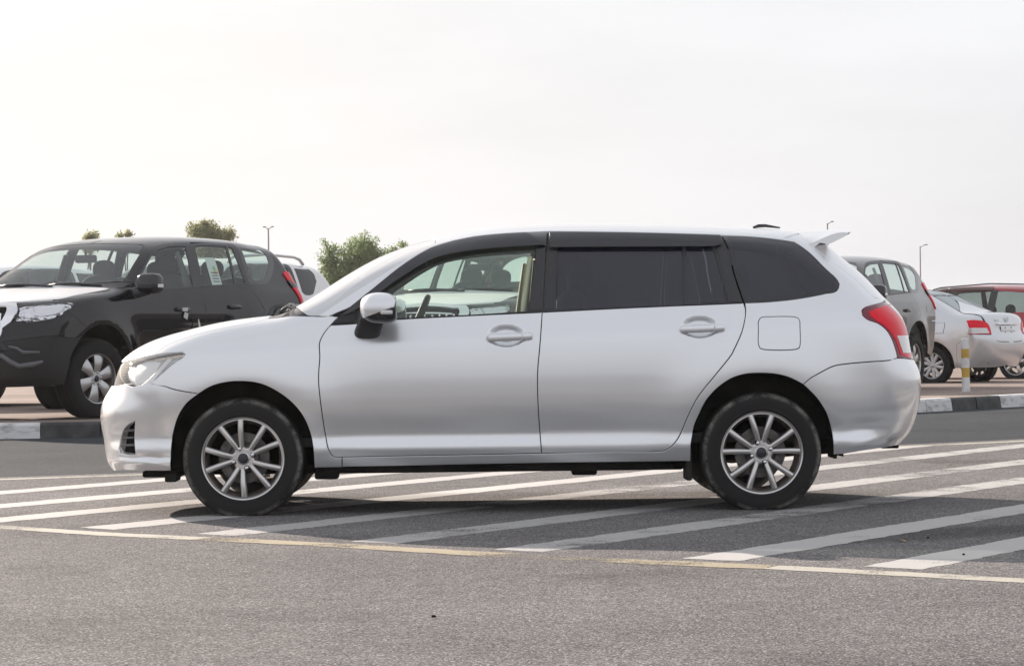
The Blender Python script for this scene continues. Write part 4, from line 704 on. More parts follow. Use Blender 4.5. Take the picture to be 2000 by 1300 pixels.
s0,s1=KS[len(K_left)],KS[len(K_left)+len(K_mid)-1]; runs=10; RL=(s1-s0)/runs; nblk=2
def stone(sa,sb,m,k):
    bm=bmesh.new(); g=.004; n=3; prof=[(0,-.02),(-.012,.0),(0.004,PZ-.022),(.022,PZ-.001),(KW,PZ+.001),(KW,-.02)]; rows=[]; jz=rng.normal(0,.0025); jo=rng.normal(0,.003)
    for s in np.linspace(sa+g,sb-g,n): rows.append([bm.verts.new((*kerb_at(s,o+jo),z+(jz if z>.05 else 0))) for o,z in prof])
    for A,B in zip(rows,rows[1:]):
        for i in range(len(prof)-1): bm.faces.new((A[i],B[i],B[i+1],A[i+1]))
    bm.faces.new(rows[0]); bm.faces.new(rows[-1][::-1]); o=bm_obj('kerb_stone',bm,m,kerb)
for r in range(-14,24):
    a=s0+r*RL
    if a<0 or a+RL>KS[-1]: continue
    for b in range(nblk): stone(a+RL*b/nblk,a+RL*(b+1)/nblk,M['kerb_black' if r%2==0 else 'kerb_white'],r)
# --- painted hatching: parallel stripes cut off along the two border lines
def marking(P,m,z=.0010): return flat_sheet('road_marking',P,z,m)
def ribbon(P,w,m,z=.0014):
    P=resample(P,h=.25)
    P=np.array(P,float); t=np.gradient(P,axis=0); t/=np.linalg.norm(t,axis=1)[:,None]; n=np.c_[-t[:,1],t[:,0]]*w/2
    return marking(ragged([tuple(p) for p in P+n]+[tuple(p) for p in (P-n)[::-1]],.04,.005),m,z)
NEAR=np.array([(-4.6,14.35),(-2.46,12.6),(-2.17,12.34),(-1.89,12.08),(-1.39,11.74),(-1.0,11.45),(-.66,11.2),(-.22,10.83),(.19,10.5),(.6,10.24),(.97,10.02),(1.19,9.86),(1.4,9.7),(1.81,9.37),(2.6,8.75),(4.0,7.7)])
FARB=np.array([(-6.0,15.6),(-3.28,16.84),(-2.42,17.25),(2.3,19.68),(4.05,20.9),(6.5,23.0),(9.0,25.7),(12.5,30.0),(20,40)])
SD=deg(57.2); SN=np.array([-SD[1],SD[0]])
def ragged(P,step=.035,amp=.006):
    out=[]; P=[np.array(p,float) for p in P]
    for a,b in zip(P,P[1:]+P[:1]):
        L_=np.linalg.norm(b-a); k=max(1,int(L_/step)); n=np.array([-(b-a)[1],(b-a)[0]])/max(L_,1e-9); w=0
        for t in range(k):
            w=.6*w+rng.normal(0,amp*.8); out.append(tuple(a+(b-a)*t/k+n*(w if 0<t else 0)))
    return out
def line_hit(p,d,poly,side):
    for a,b in zip(poly,poly[1:]):
        e=b-a; den=d[0]*e[1]-d[1]*e[0]
        if abs(den)<1e-9: continue
        t=((a[0]-p[0])*e[1]-(a[1]-p[1])*e[0])/den; u=((a[0]-p[0])*d[1]-(a[1]-p[1])*d[0])/den
        if 0<=u<=1: return p+d*t
    return None
def stripe(p,m,start=.20,w=.25,stop=.0):
    p=np.array(p); q=[]
    for s in (-1,1):
        o=p+SN*s*w/2; a=line_hit(o,SD,NEAR,0); b=line_hit(o,SD,FARB,0)
        q.append((a+SD*start,(b if b is not None else a+SD*17)-SD*stop) if a is not None else None)
    if None in q: return
    marking(ragged([q[0][0],q[0][1],q[1][1],q[1][0]]),m)
for p,m in (((-2.72,15.82),'line_white'),((-1.91,15.49),'line_white'),((-1.17,15.24),'line_white'),((-.40,14.85),'line_white'),((.19,14.36),'line_faded'),((.75,13.53),'line_faded'),((1.24,12.80),'line_faded'),((1.60,11.66),'line_white'),((1.95,10.75),'line_white'),((2.9,10.6),'line_white'),((-3.35,16.2),'line_white')): stripe(p,m)
lane=[tuple(p) for p in resample(FARB,n=60)+np.array([-.10,.26])]+[tuple(kerb_at(t,.02)) for t in np.linspace(KS[-1]-.1,.1,160)]
l=flat_sheet('road_lane',lane,.0006,'asphalt_lane')
ribbon(FARB,.13,'line_cream')
ribbon(NEAR[:5],.15,'line_cream'); ribbon(NEAR[4:11],.17,'line_yellow',.0018); ribbon(NEAR[10:],.15,'line_cream')
# --- bits lying on the road
def lump(name,x,y,z,s,m,label,cat):
    bm=bmesh.new(); bmesh.ops.create_icosphere(bm,subdivisions=2,radius=1)
    for v in bm.verts: v.co*=1+.25*noise.noise(v.co*1.7+Vector((x,y,0))); v.co.x*=s[0]; v.co.y*=s[1]; v.co.z*=s[2]
    o=bm_obj(name,bm,m,None,True); o.location=(x,y,z); tag(o,label,cat)
lump('stone',-.258,8.36,.006,(.008,.006,.005),M['gap'],'small black stone lying alone on the open asphalt near the camera','stone')
lump('stone',1.775,11.31,.005,(.006,.005,.004),M['gap'],'dark pebble on the edge of a white stripe right of the estate car','stone')
lump('stone',1.78,10.45,.005,(.006,.005,.004),M['gap'],'dark pebble on bare asphalt between the two nearest right hand stripes','stone')
M['dry_leaf']=mat('dry_leaf',(.40,.28,.17),.8)
def leaf_bit(x,y,z,s,label):
    bm=bmesh.new(); n=8; A=[bm.verts.new((s*(i/n-.5)*2,.35*s*math.sin(math.pi*i/n)+.002,.25*s*math.sin(3*i/n))) for i in range(n+1)]; B=[bm.verts.new((s*(i/n-.5)*2,-.35*s*math.sin(math.pi*i/n)-.002,.15*s*(i/n))) for i in range(n+1)]
    for i in range(n): bm.faces.new((A[i],A[i+1],B[i+1],B[i]))
    o=bm_obj('dry_leaf',bm,M['dry_leaf'],None,True); o.location=(x,y,z); o.rotation_euler=(0,0,x*5); m=o.modifiers.new('solid','SOLIDIFY'); m.thickness=.001; tag(o,label,'leaf')
leaf_bit(1.64,11.14,.004,.03,'curled brown leaf on the dark stain right of the estate car')
leaf_bit(2.86,17.3,.004,.035,'tan dry leaf on the lit asphalt behind the estate car')
# --- bollard on the paving
b=thing('bollard','short steel bollard with white and yellow bands in front of the silver saloon','bollard',(5.536,32.19,pave_z(2.2)),0); b.rotation_euler=(0,math.radians(-.8),0)
z=0
for h,c in ((.182,'white'),(.118,'yellow'),(.118,'white'),(.112,'yellow'),(.118,'white')):
    bm=bmesh.new(); top=z+h
    bmesh.ops.create_cone(bm,cap_ends=True,segments=32,radius1=.0485,radius2=.0485,depth=h-.0005); bmesh.ops.translate(bm,vec=(0,0,z+h/2),verts=bm.verts[:]); bm_obj(c+'_band',bm,M['bollard_'+c],b,True,40); z=top
bm=bmesh.new(); bmesh.ops.create_cone(bm,cap_ends=True,segments=32,radius1=.0485,radius2=.043,depth=.012); bmesh.ops.translate(bm,vec=(0,0,z+.006),verts=bm.verts[:]); bm_obj('cap',bm,M['bollard_white'],b,True,40)
bm=bmesh.new(); bm_box(bm,(0,0,.003),(.15,.15,.006),.001); bm_obj('base_plate',bm,M['pole'],b)

# --- dusty air over the lot
M['haze']=bpy.data.materials.new('haze'); M['haze'].use_nodes=True; N_=M['haze'].node_tree.nodes; N_.clear()
o_=N_.new('ShaderNodeOutputMaterial'); v_=N_.new('ShaderNodeVolumePrincipled'); v_.inputs['Color'].default_value=(.95,.95,.95,1); v_.inputs['Density'].default_value=.00025; v_.inputs['Anisotropy'].default_value=.3
M['haze'].node_tree.links.new(v_.outputs[0],o_.inputs['Volume'])
bm=bmesh.new(); bm_box(bm,(0,420,4.9),(1010,970,11.8)); hz=bm_obj('haze',bm,M['haze']); tag(hz,kind='stuff')
# ================================================================ the silver wagon
R2=math.radians
def pair_spokes(cen,tip,hub,w0,w1,d0,d1):
    return [(math.radians(c+s*hub),math.radians(c+s*tip),w0,w1,d0,d1) for c in cen for s in (-1,1)]
def build_wagon():
    S=Surf(spline(WAGON_OUT,5),WAGON_RIM,wagon_w,400,3.2); L=LOOPS['wagon']
    W=thing('estate_car','silver estate car in side view parked across the white road stripes in the foreground','car',(WPOSE[0],WPOSE[1],0),R2(WPOSE[3]))
    P=M['silver']; dents=[(1.325,.886,.13,.011),(2.294,.920,.13,.011)]
    H=.027
    body=panel('body',S,L['body'],P,W,'b',h=H)
    # second skin behind the gaps, wheel housings left free
    def arc(cx,r,a0,a1,n=14): return [(cx+r*math.cos(R2(a)),.29+r*math.sin(R2(a))) for a in np.linspace(a0,a1,n)]
    sk=[(.41,.26)]+[(2.19,.26)]+arc(2.6,.425,170,12)+[(3.05,.36),(3.25,.40),(3.27,.62),(3.20,.80),(3.12,.94),(2.45,.965),(1.5,.945),(.55,.915),(.1,.86),(-.30,.78),(-.42,.66),(-.48,.50),(-.46,.30),(-.40,.30)]+arc(0,.415,170,8)
    panel('inner_skin',S,[sk],M['gap'],W,'b',h=.07,off=-.016,lip=0,smooth_loop=False)
    bp=panel('front_bumper',S,[L['front_bumper'][0],L['vent'][0]],P,W,'b',h=.018)
    for s in 'nf': panel('vent_recess',S,L['vent'],M['gap'],bp,s,h=.03,off=-.035,lip=0)
    v=S.pos(np.array(L['vent'][0]))[:,[0,2]]; zs=v[:,1]; 
    for k in range(3):      # vent slats
        z=zs.min()+(zs.max()-zs.min())*(.27+.22*k); nx=np.roll(v,-1,0); cr=[a[0]+(z-a[1])/(b[1]-a[1])*(b[0]-a[0]) for a,b in zip(v,nx) if (a[1]<=z)!=(b[1]<=z)]; x0,x1=min(cr)+.002,max(cr)-.002
        for sgn in (-1,1):
            bm=bmesh.new(); pts=[(S.pos(S.ab([(x,z+.004*(x-x0)/.08)]))[0]) for x in np.linspace(x0,x1,5)]
            bm_tube(bm,[(p[0],sgn*(p[1]-.018),p[2]) for p in pts],.006,8)
            bm_obj('vent_slat',bm,M['grey_plastic'],bp,True)
    panel('grille',S,L['grille'],M['gap'],W,'b',h=.03,off=-.012,lip=0)
    bm=bmesh.new()
    for k in range(7):
        z=.658+.014*k
        pts=[S.pos(S.ab([(x,z)]))[0] for x in np.linspace(-.725,-.655,10)]
        pts=[p for p in pts if p[1]<.60]
        for sgn in (-1,1):
            if len(pts)>2: bm_tube(bm,[(p[0]+.030,sgn*(p[1]-.012),p[2]) for p in pts],.003,6)
    tag(bm_obj('grille_slats',bm,M['grey_plastic'],W,True),kind='stuff')
    panel('hood',S,L['hood'],P,W,'b',h=H)
    panel('cowl',S,L['cowl'],M['satin_black'],W,'b',h=.04,off=-.006,lip=0)
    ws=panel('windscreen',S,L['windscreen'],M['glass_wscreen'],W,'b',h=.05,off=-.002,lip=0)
    for sgn,(xa,ya,xb,yb) in ((-1,(.185,-.62,.215,-.08)),(1,(.175,-.10,.22,.50))):   # wipers
        bm=bmesh.new(); pts=[]
        for t in np.linspace(0,1,6):
            x=xa+(xb-xa)*t; y=ya+(yb-ya)*t; pts.append((x,y,1.018+.030*math.sin(math.pi*t)))
        bm_tube(bm,pts,.009,8); bm_tube(bm,[(p[0]+.02,p[1],p[2]+.016) for p in pts],.006,6)
        bm_obj('wiper',bm,M['satin_black'],W,True)
    # lamps
    for s in 'nf':
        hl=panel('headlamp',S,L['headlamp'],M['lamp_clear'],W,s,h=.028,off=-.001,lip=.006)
        c=np.array(L['headlamp'][0]); ce=np.array([c[:,0].mean(),c[:,1].mean()]); ins=ce+(c-ce)*.97
        panel('lamp_housing',S,[ins],M['reflector'],hl,s,h=.028,off=-.045,lip=0)
        # bright inner finisher along the rear edge, and the main bowl
        k=c[np.argsort(-c[:,0])]; 
        hv=np.array(L['headlamp'][0]); xm=hv[:,0].max()
        strip=[(hv[:,0].max()-.004,hv[np.argmax(hv[:,0]),1]-.006)]
        q=[(-.345,.795),(-.40,.735),(-.46,.665),(-.505,.640),(-.56,.636),(-.575,.645),(-.52,.66),(-.475,.69),(-.43,.735),(-.375,.795)]
        panel('lamp_finisher',S,[S.ab(q)],M['reflector_w'],hl,s,h=.02,off=-.012,lip=.008)
        q2=[(-.42,.79),(-.455,.72),(-.50,.675),(-.545,.665),(-.575,.69),(-.58,.74),(-.55,.785),(-.49,.80)]
        panel('lamp_bowl',S,[S.ab(q2)],M['reflector_w'],hl,s,h=.02,off=-.030,lip=.02)
        panel('fender',S,L['fender'],P,W,s,h=H)
        d=panel('front_door',S,L['front_door'],P,W,s,h=H,fine=dents[:1])
        panel('window_frame',S,[L['front_frame'][0],L['front_frame'][1]],M['satin_black'],d,s,h=.04,off=-.001,lip=.012)
        panel('window',S,[L['front_frame'][1]],M['glass_clear'],d,s,h=.06,off=-.007,lip=0)
        def fan(top,lo,hi):
            return lambda g: lo+(hi-lo)*np.clip((top(g[:,0])-g[:,1])/.12,0,1)
        vf=np.array(L['visor_f'][0]); n=12; tx=interp_top(vf[:n])
        panel('rain_visor',S,L['visor_f'],M['visor'],d,s,h=.022,offfun=lambda g:.004+.022*np.clip((tx(g[:,0])-g[:,1])/.075,0,1)**.7,lip=.004,gap=0)
        panel('corner_sail',S,L['sail'],M['black_plastic'],d,s,h=.02,off=.004,lip=.006)
        panel('pillar_trim',S,L['bpillar_f'],M['gloss_black'],d,s,h=.03,off=.002,lip=.004)
        d2=panel('rear_door',S,L['rear_door'],P,W,s,h=H,fine=dents[1:])
        panel('window_frame',S,L['rear_frame'],M['satin_black'],d2,s,h=.04,off=-.001,lip=.012)
        panel('window',S,[L['rear_frame'][1]],M['glass_priv'],d2,s,h=.06,off=-.007,lip=0)
        panel('window',S,[L['rear_frame'][2]],M['glass_priv'],d2,s,h=.06,off=-.007,lip=0)
        vr=np.array(L['visor_r'][0]); tr=interp_top(vr[:5])
        panel('rain_visor',S,L['visor_r'],M['visor'],d2,s,h=.022,offfun=lambda g:.004+.022*np.clip((tr(g[:,0])-g[:,1])/.075,0,1)**.7,lip=.004,gap=0)
        panel('pillar_trim',S,L['bpillar_r'],M['gloss_black'],d2,s,h=.03,off=.002,lip=.004)
        panel('pillar_trim',S,L['cpillar'],M['gloss_black'],d2,s,h=.03,off=.002,lip=.004)
        panel('quarter_window',S,L['quarter_window'],M['glass_priv'],W,s,h=.05,off=-.004,lip=0)
        q=np.array(L['quarter_window'][0]); 
        panel('window_surround',S,[q,off_poly(clean(rnd_loop(q),.03) if area(q)>0 else clean(rnd_loop(q),.03)[::-1],.018)[0]],M['gloss_black'],W,s,h=.03,off=-.003,lip=.005,gap=0)
        if s=='n': panel('fuel_flap',S,L['fuel_flap'],P,W,s,h=.03,gap=.003)
        else: panel('quarter_patch',S,L['fuel_flap'],P,W,s,h=.03,gap=0,lip=0)
        tl=panel('tail_lamp',S,L['tail_lamp'],M['lens_dark'],W,s,h=.02,off=.001,lip=.008)
        panel('brake_light',S,L['lamp_red'],M['lens_red'],tl,s,h=.018,off=.0035,lip=.003,gap=0)
        panel('reversing_light',S,L['lamp_clear'],M['lens_white'],tl,s,h=.016,off=.0065,lip=.004,gap=0)
        # door pulls
        sg=-1 if s=='n' else 1
        for dd,(x0,x1,z0,z1) in ((d,(1.222,1.458,.876,.893)),(d2,(2.190,2.422,.908,.922))):
            for nm,xa,xb in (('door_handle',x0,x1-.058),('handle_cap',x1-.0555,x1)):
                bm=bmesh.new(); rows=[]
                for t in np.linspace(0,1,15):
                    x=xa+(xb-xa)*t; T=(x-x0)/(x1-x0); z=z0+(z1-z0)*T*.45; u=abs(2*T-1); e=max(0,abs(2*t-1)-.93)/.07
                    r=.0185*(1-u**10)**.3*(1-.25*e*e)+.0012; th=.016*(1-u**8)**.35*(1-.3*e*e)+.001
                    y=float(wagon_w(np.array([x0-.03]),np.array([z]))[0]*(1-T)+wagon_w(np.array([x1+.03]),np.array([z]))[0]*T)+.006+.008*math.sin(math.pi*T)
                    rows.append([bm.verts.new((x,sg*(y+th*math.copysign(abs(math.cos(a))**.6,math.cos(a))),z+r*math.copysign(abs(math.sin(a))**.7,math.sin(a)))) for a in [2*math.pi*k/16 for k in range(16)]])
                for A,B in zip(rows,rows[1:]):
                    for k in range(16): bm.faces.new((A[k],A[(k+1)%16],B[(k+1)%16],B[k]))
                bm.faces.new(rows[0]); bm.faces.new(rows[-1][::-1]); bm_obj(nm,bm,P,dd,True,60)
        # mirror
        V,F=superq((.700,.965,1.030),(.100,.125,.078),2.5,120,90)
        V=[(x+max(0,0)*.0,y,z) for x,y,z in V]; V=[(.700+(x-.700)*(1.0-.0*(z-1.03)),y,z) for x,y,z in V]
        V=[(min(x,.780+.10*(1.06-z)*.3),y+ (x-.70)*.12,z-(.012 if False else 0)-.10*max(0,(x-.70))*(1 if z<1.0 else .25)) for x,y,z in V]
        def flip(VV): return [(x,sg*y,z) for x,y,z in VV]
        FF=F if sg>0 else [f[::-1] for f in F]; hs_=[tuple(np.array((.70,.965,1.03))+(np.array(v)-(.70,.965,1.03))*.985) for v in V]
        mc=mesh_from('wing_mirror',flip(V),FF,True); bm=bmesh.new(); bm.from_mesh(mc); nn=Vector((-.34,0,1)).normalized()
        bmesh.ops.bisect_plane(bm,geom=bm.verts[:]+bm.edges[:]+bm.faces[:],plane_co=(.62,0,.982),plane_no=nn,clear_inner=True)
        bmesh.ops.bisect_plane(bm,geom=bm.verts[:]+bm.edges[:]+bm.faces[:],plane_co=(.772,0,1.03),plane_no=(1,0,-.25),clear_outer=True)
        bm.to_mesh(mc); bm.free(); mc.polygons.foreach_set('use_smooth',[True]*len(mc.polygons)); mr=link('wing_mirror',mc,P,d)
        sm=mr.modifiers.new('solid','SOLIDIFY'); sm.thickness=.003; sm.offset=-1
        link('mirror_housing',mesh_from('mirror_housing',flip(hs_),FF,True),M['gloss_black'],d)
        bm=bmesh.new(); bm_box(bm,(.735,sg*1.085,1.008),(.060,.018,.022),.006); bm_obj('mirror_indicator',bm,M['lens_white'],d)
        # arm: from the door skin out to the housing
        bm=bmesh.new(); rows=[]
        for t in np.linspace(0,1,7):
            y=.800+t*.150; cx=.628+.035*t**1.4; cz=.905+.075*t**1.2; rx=.066-.006*t; rz=.036-.006*t
            rows.append([bm.verts.new((cx+rx*math.copysign(abs(math.cos(a))**.75,math.cos(a))*(1 if math.sin(a)<.3 else .92),sg*y,cz+rz*math.copysign(abs(math.sin(a))**.75,math.sin(a)))) for a in [2*math.pi*k/24 for k in range(24)]])
        for A,B in zip(rows,rows[1:]):
            for k in range(24): bm.faces.new((A[k],A[(k+1)%24],B[(k+1)%24],B[k]))
        bm.faces.new(rows[0]); bm.faces.new(rows[-1][::-1]); bm_obj('mirror_arm',bm,M['black_plastic'],d,True)
    panel('tailgate',S,L['tailgate'],P,W,'b',h=.05)
    tg=[('x')]
    panel('rear_bumper',S,L['rear_bumper'],P,W,'b',h=.022)
    # roof spoiler
    bm=bmesh.new(); rows=[]
    def topz(x,y):
        best=None
        for i in range(len(S.C)):
            if S.D[i,1]<.3 or S.C[i,0]<2: continue
            n=S.n[i]; cc=min(1,abs(y)/float(wagon_w(S.K[i:i+1,0],S.C[i:i+1,1]-.03)[0])); q=(1-cc**n)**(1/n); px=S.K[i,0]+S.D[i,0]*q*S.R[i]
            if best is None or abs(px-x)<best[0]: best=(abs(px-x),S.K[i,1]+S.D[i,1]*q*S.R[i])
        return best[1]
    for y in np.linspace(-.53,.53,29):
        e=abs(y)/.53; a=[topz(x,y) for x in (2.86,2.90,2.94,2.98)]; xt=3.135-.05*e**4; zt=1.424-.030*e**2; zr=a[0]-.004
        top=lambda t: zr+(zt+.003-zr)*smooth01(t)+.004*math.sin(math.pi*t)
        prof=[(2.86,zr)]+[(2.86+(xt-.02-2.86)*t,float(top(t))) for t in (.12,.25,.4,.55,.7,.85,1)]+[(xt,zt),(xt-.004,zt-.010),(xt*.5+2.99*.5,zt*.5+1.338*.5-.006),(2.99,1.338),(2.94,1.345),(2.88,a[1]-.03)]
        rows.append([bm.verts.new((x,y,z)) for x,z in prof])
    for A,B in zip(rows,rows[1:]):
        m=len(A)
        for k in range(m): bm.faces.new((A[k],B[k],B[(k+1)%m],A[(k+1)%m]))
    bm.faces.new(rows[0]); bm.faces.new(rows[-1][::-1]); bm_obj('roof_spoiler',bm,P,W,True,50)
    bm=bmesh.new(); bm_tube(bm,[(2.655,0,1.446),(2.685,0,1.455),(2.72,0,1.456),(2.80,0,1.444)],[.006,.010,.009,.004],10); bm_obj('roof_aerial',bm,M['satin_black'],W,True,50)
    # wheels and housings
    cF=[109.5,181.8,255,328,39.2]; cR=[90,162,234,306,18]
    for x,cs,nm in ((0,cF,'f'),(2.6,cR,'r')):
        for sg in (-1,1):
            wheel_parts(.3045,.287,.175,.2005,pair_spokes(cs,16.4,12.5,.025,.033,.052,.067),'alloy','spoke','tyre_wagon',W,(x,sg*.738,.2870),0 if sg<0 else math.pi,0,.128)
            bm=bmesh.new(); n=24; a0,a1=(-8,186) if x==0 else (-4,190)
            HR=.402 if x==0 else .414; A=[];B=[]
            for i in range(n+1):
                t=R2(a0+(a1-a0)*i/n); A.append(bm.verts.new((x+HR*math.cos(t),sg*(.782 if x==0 else .797),.29+HR*math.sin(t)))); B.append(bm.verts.new((x+.385*math.cos(t),sg*.50,.29+.385*math.sin(t))))
            for i in range(n): bm.faces.new((A[i],A[i+1],B[i+1],B[i]))
            bm.faces.new(B); bm_obj('wheel_housing',bm,M['under'],W,True,30)
    for sg in (-1,1):
        bm=bmesh.new(); bm_box(bm,(2.235,sg*.70,.235),(.03,.20,.17),.008); bm_obj('mud_flap',bm,M['under'],W); bm=bmesh.new(); bm_box(bm,(2.975,sg*.66,.30),(.02,.22,.10),.006); bm_obj('mud_flap',bm,M['under'],W)
        bm=bmesh.new(); bm_box(bm,(-.42,sg*.58,.207),(.20,.20,.034),.012); bm_box(bm,(-.37,sg*.64,.192),(.06,.20,.045),.008); bm_obj('air_deflector',bm,M['under'],W)
    # underside, suspension, exhaust
    bm=bmesh.new(); bm_box(bm,(1.25,0,.255),(1.75,1.40,.10),.03); bm_box(bm,(-.05,0,.30),(.9,1.0,.22),.05); bm_box(bm,(2.85,0,.40),(1.0,1.1,.22),.05)
    for sg in (-1,1):
        bm_box(bm,(1.3,sg*.66,.218),(1.72,.06,.036),.01); bm_tube(bm,[(0,sg*.30,.24),(0,sg*.66,.27)],.03,8); bm_box(bm,(.41,sg*.62,.196),(.12,.14,.05),.012)
    bm_tube(bm,[(2.6,-.66,.27),(2.6,.66,.27)],.045,10); bm_tube(bm,[(.4,.1,.20),(1.2,.12,.19),(2.2,.2,.205),(2.7,.45,.25),(3.2,.45,.29)],.028,10)
    bm_box(bm,(1.72,-.50,.195),(.13,.09,.05),.012); bm_box(bm,(1.89,-.45,.215),(.12,.12,.035),.012); bm_box(bm,(2.10,-.40,.22),(.25,.4,.05),.015); bm_tube(bm,[(3.20,.45,.295),(3.33,.45,.295)],.03,10); bm_box(bm,(3.30,-.45,.300),(.09,.05,.03),.006)
    bm_obj('underbody',bm,M['under'],W)
    # cabin
    bm=bmesh.new(); bm_box(bm,(1.55,0,.36),(2.6,1.45,.05),.01); bm_box(bm,(.42,0,.62),(.06,1.36,.50),.02); bm_box(bm,(3.0,0,.62),(.05,1.2,.5),.02); bm_obj('cabin_floor',bm,M['trim_dark'],W)
    V,F=superq((.62,0,.83),(.30,.70,.125),4,40,14); link('dashboard',mesh_from('dashboard',V,F,True),M['trim_dark'],W)
    hd=[(.95,1.33),(1.2,1.375),(2.6,1.37),(2.75,1.36)]
    panel('headliner',S,[L['body'][0] if False else headliner_loop(S)],M['trim_dark'],W,'b',h=.08,off=-.030,lip=0,smooth_loop=False)
    for sg in (-1,1):
        s='n' if sg<0 else 'f'
        panel('door_card',S,[[(.50,.36),(2.15,.36),(2.3,.60),(2.5,.80),(2.52,.93),(1.5,.915),(.62,.885)]],M['trim_dark'],W,s,h=.1,off=-.075,lip=0,smooth_loop=False)
        panel('pillar_lining',S,[[(1.462,.96),(1.535,.96),(1.545,1.33),(1.495,1.33)]],M['trim_cream'],W,s,h=.05,off=-.045,lip=.02,smooth_loop=False)
        bm=bmesh.new(); y_=.675; bm_tube(bm,[(1.405,sg*(y_+.03),.955),(1.425,sg*(y_+.015),1.10),(1.452,sg*(y_-.02),1.285)],[.014,.014,.012],8); bm_obj('pillar_edge_trim',bm,M['trim_cream'],W,True,60)
        panel('windscreen_pillar_lining',S,L['apillar'],M['trim_dark'],W,s,h=.05,off=-.022,lip=0)
    def seat(x,y,w,nm):
        V,F=join([superq((x-.02,y,.55),(.27,w/2,.085),3.2)]); o=link(nm,mesh_from(nm,V,F,True),M['fabric'],W)
        V,F=superq((x+.30,y,.83),(.075,w/2,.30),3.0); V=[(px+(pz-.83)*.30,py,pz) for px,py,pz in V]; link('backrest',mesh_from('backrest',V,F,True),M['fabric'],o)
        V,F=superq((x+.425,y,1.17),(.055,.125,.085),2.8); link('head_restraint',mesh_from('head_restraint',V,F,True),M['fabric'],o)
    seat(1.30,-.36,.50,'front_seat'); seat(1.30,.36,.50,'front_seat'); seat(2.15,0,1.25,'rear_bench')
    # steering wheel on the far (right-hand) side
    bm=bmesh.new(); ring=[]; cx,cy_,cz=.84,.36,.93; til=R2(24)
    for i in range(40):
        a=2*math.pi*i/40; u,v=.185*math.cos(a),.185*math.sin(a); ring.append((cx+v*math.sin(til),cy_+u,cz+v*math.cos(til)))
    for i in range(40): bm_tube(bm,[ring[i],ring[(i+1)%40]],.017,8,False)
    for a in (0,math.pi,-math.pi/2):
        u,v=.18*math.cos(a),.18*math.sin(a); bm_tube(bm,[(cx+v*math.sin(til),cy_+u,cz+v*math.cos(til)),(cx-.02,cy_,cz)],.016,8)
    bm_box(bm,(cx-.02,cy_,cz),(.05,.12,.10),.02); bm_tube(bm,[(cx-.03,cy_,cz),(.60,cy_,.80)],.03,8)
    bm_obj('steering_wheel',bm,M['grey_plastic'],W,True,50)  # lighter grey imitates the side window's reflection over the wheel
    bm=bmesh.new(); bm_box(bm,(.93,0,1.285),(.03,.23,.065),.012); bm_tube(bm,[(.92,0,1.29),(.90,0,1.36)],.01,8); bm_obj('rear_view_mirror',bm,M['trim_dark'],W)
    return W
def interp_top(P):
    P=np.asarray(P); o=np.argsort(P[:,0]); P=P[o]; return lambda x: np.interp(x,P[:,0],P[:,1])
def headliner_loop(S):
    a=S.ab([(.98,1.365),(1.3,1.385),(1.6,1.39),(2.6,1.375),(2.85,1.34)])
    return list(a)+S.rim(.735,.44,6)
build_wagon()
# ================================================================ the other parked cars
def put(root,pose): root.location=(pose[0],pose[1],pose[2]); root.rotation_euler=(0,0,R2(pose[3]))
def housing(x,r,z,yo,yi,par,sg):
    bm=bmesh.new(); n=20; A=[];B=[]
    for i in range(n+1):
        t=R2(-6+194*i/n); A.append(bm.verts.new((x+r*math.cos(t),sg*yo,z+r*math.sin(t)))); B.append(bm.verts.new((x+r*math.cos(t),sg*yi,z+r*math.sin(t))))
    for i in range(n): bm.faces.new((A[i],A[i+1],B[i+1],B[i]))
    bm.faces.new(B); bm_obj('wheel_housing',bm,M['under'],par,True,30)
def seats(par,rows,z0,m='fabric'):
    for x,y,w,nm in rows:
        V,F=superq((x-.02,y,z0),(.27,w/2,.09),3.2); o=link(nm,mesh_from(nm,V,F,True),M[m],par)
        V,F=superq((x+.30,y,z0+.30),(.08,w/2,.33),3.0); V=[(px+(pz-z0-.3)*.28,py,pz) for px,py,pz in V]; link('backrest',mesh_from('backrest',V,F,True),M[m],o)
        for hy in ([y] if w<.8 else [y-.35,y+.35]):
            V,F=superq((x+.44,hy,z0+.68),(.055,.135,.10),2.6); link('head_restraint',mesh_from('head_restraint',V,F,True),M[m],o)
def box_mirror(par,x,y,z,dims,m,sg,arm):
    V,F=superq((x,y,z),dims,3.6,36,24); V=[(a,sg*b,c) for a,b,c in V]; F=F if sg>0 else [f[::-1] for f in F]
    o=link('wing_mirror',mesh_from('wing_mirror',V,F,True),m,par)
    bm=bmesh.new(); bm_tube(bm,[(x-.02,sg*(arm),z-dims[2]*1.05),(x-.01,sg*(y-.01),z-dims[2]*.75)],[.045,.035],10); bm_obj('mirror_arm',bm,M['satin_black'],o,True,40)
    bm=bmesh.new(); bm_box(bm,(x-.0,sg*(y+dims[1]*.93),z-dims[2]*.25),(dims[0]*1.1,dims[1]*.22,dims[2]*.36),.006); bm_obj('mirror_indicator',bm,M['lens_white'],o)
def bar_handle(par,fn,x0,x1,z,m,sg):
    bm=bmesh.new(); rows=[]
    for t in np.linspace(0,1,11):
        x=x0+(x1-x0)*t; y=float(fn(np.array([x]),np.array([z]))[0])+.012+.016*math.sin(math.pi*t); r=.022*(1-abs(2*t-1)**6)**.4+.002; th=.014
        rows.append([bm.verts.new((x,sg*(y+th*math.cos(a)),z+r*math.sin(a))) for a in [2*math.pi*k/12 for k in range(12)]])
    for A,B in zip(rows,rows[1:]):
        for k in range(12): bm.faces.new((A[k],A[(k+1)%12],B[(k+1)%12],B[k]))
    bm.faces.new(rows[0]); bm.faces.new(rows[-1][::-1]); bm_obj('door_handle',bm,m,par,True,60)
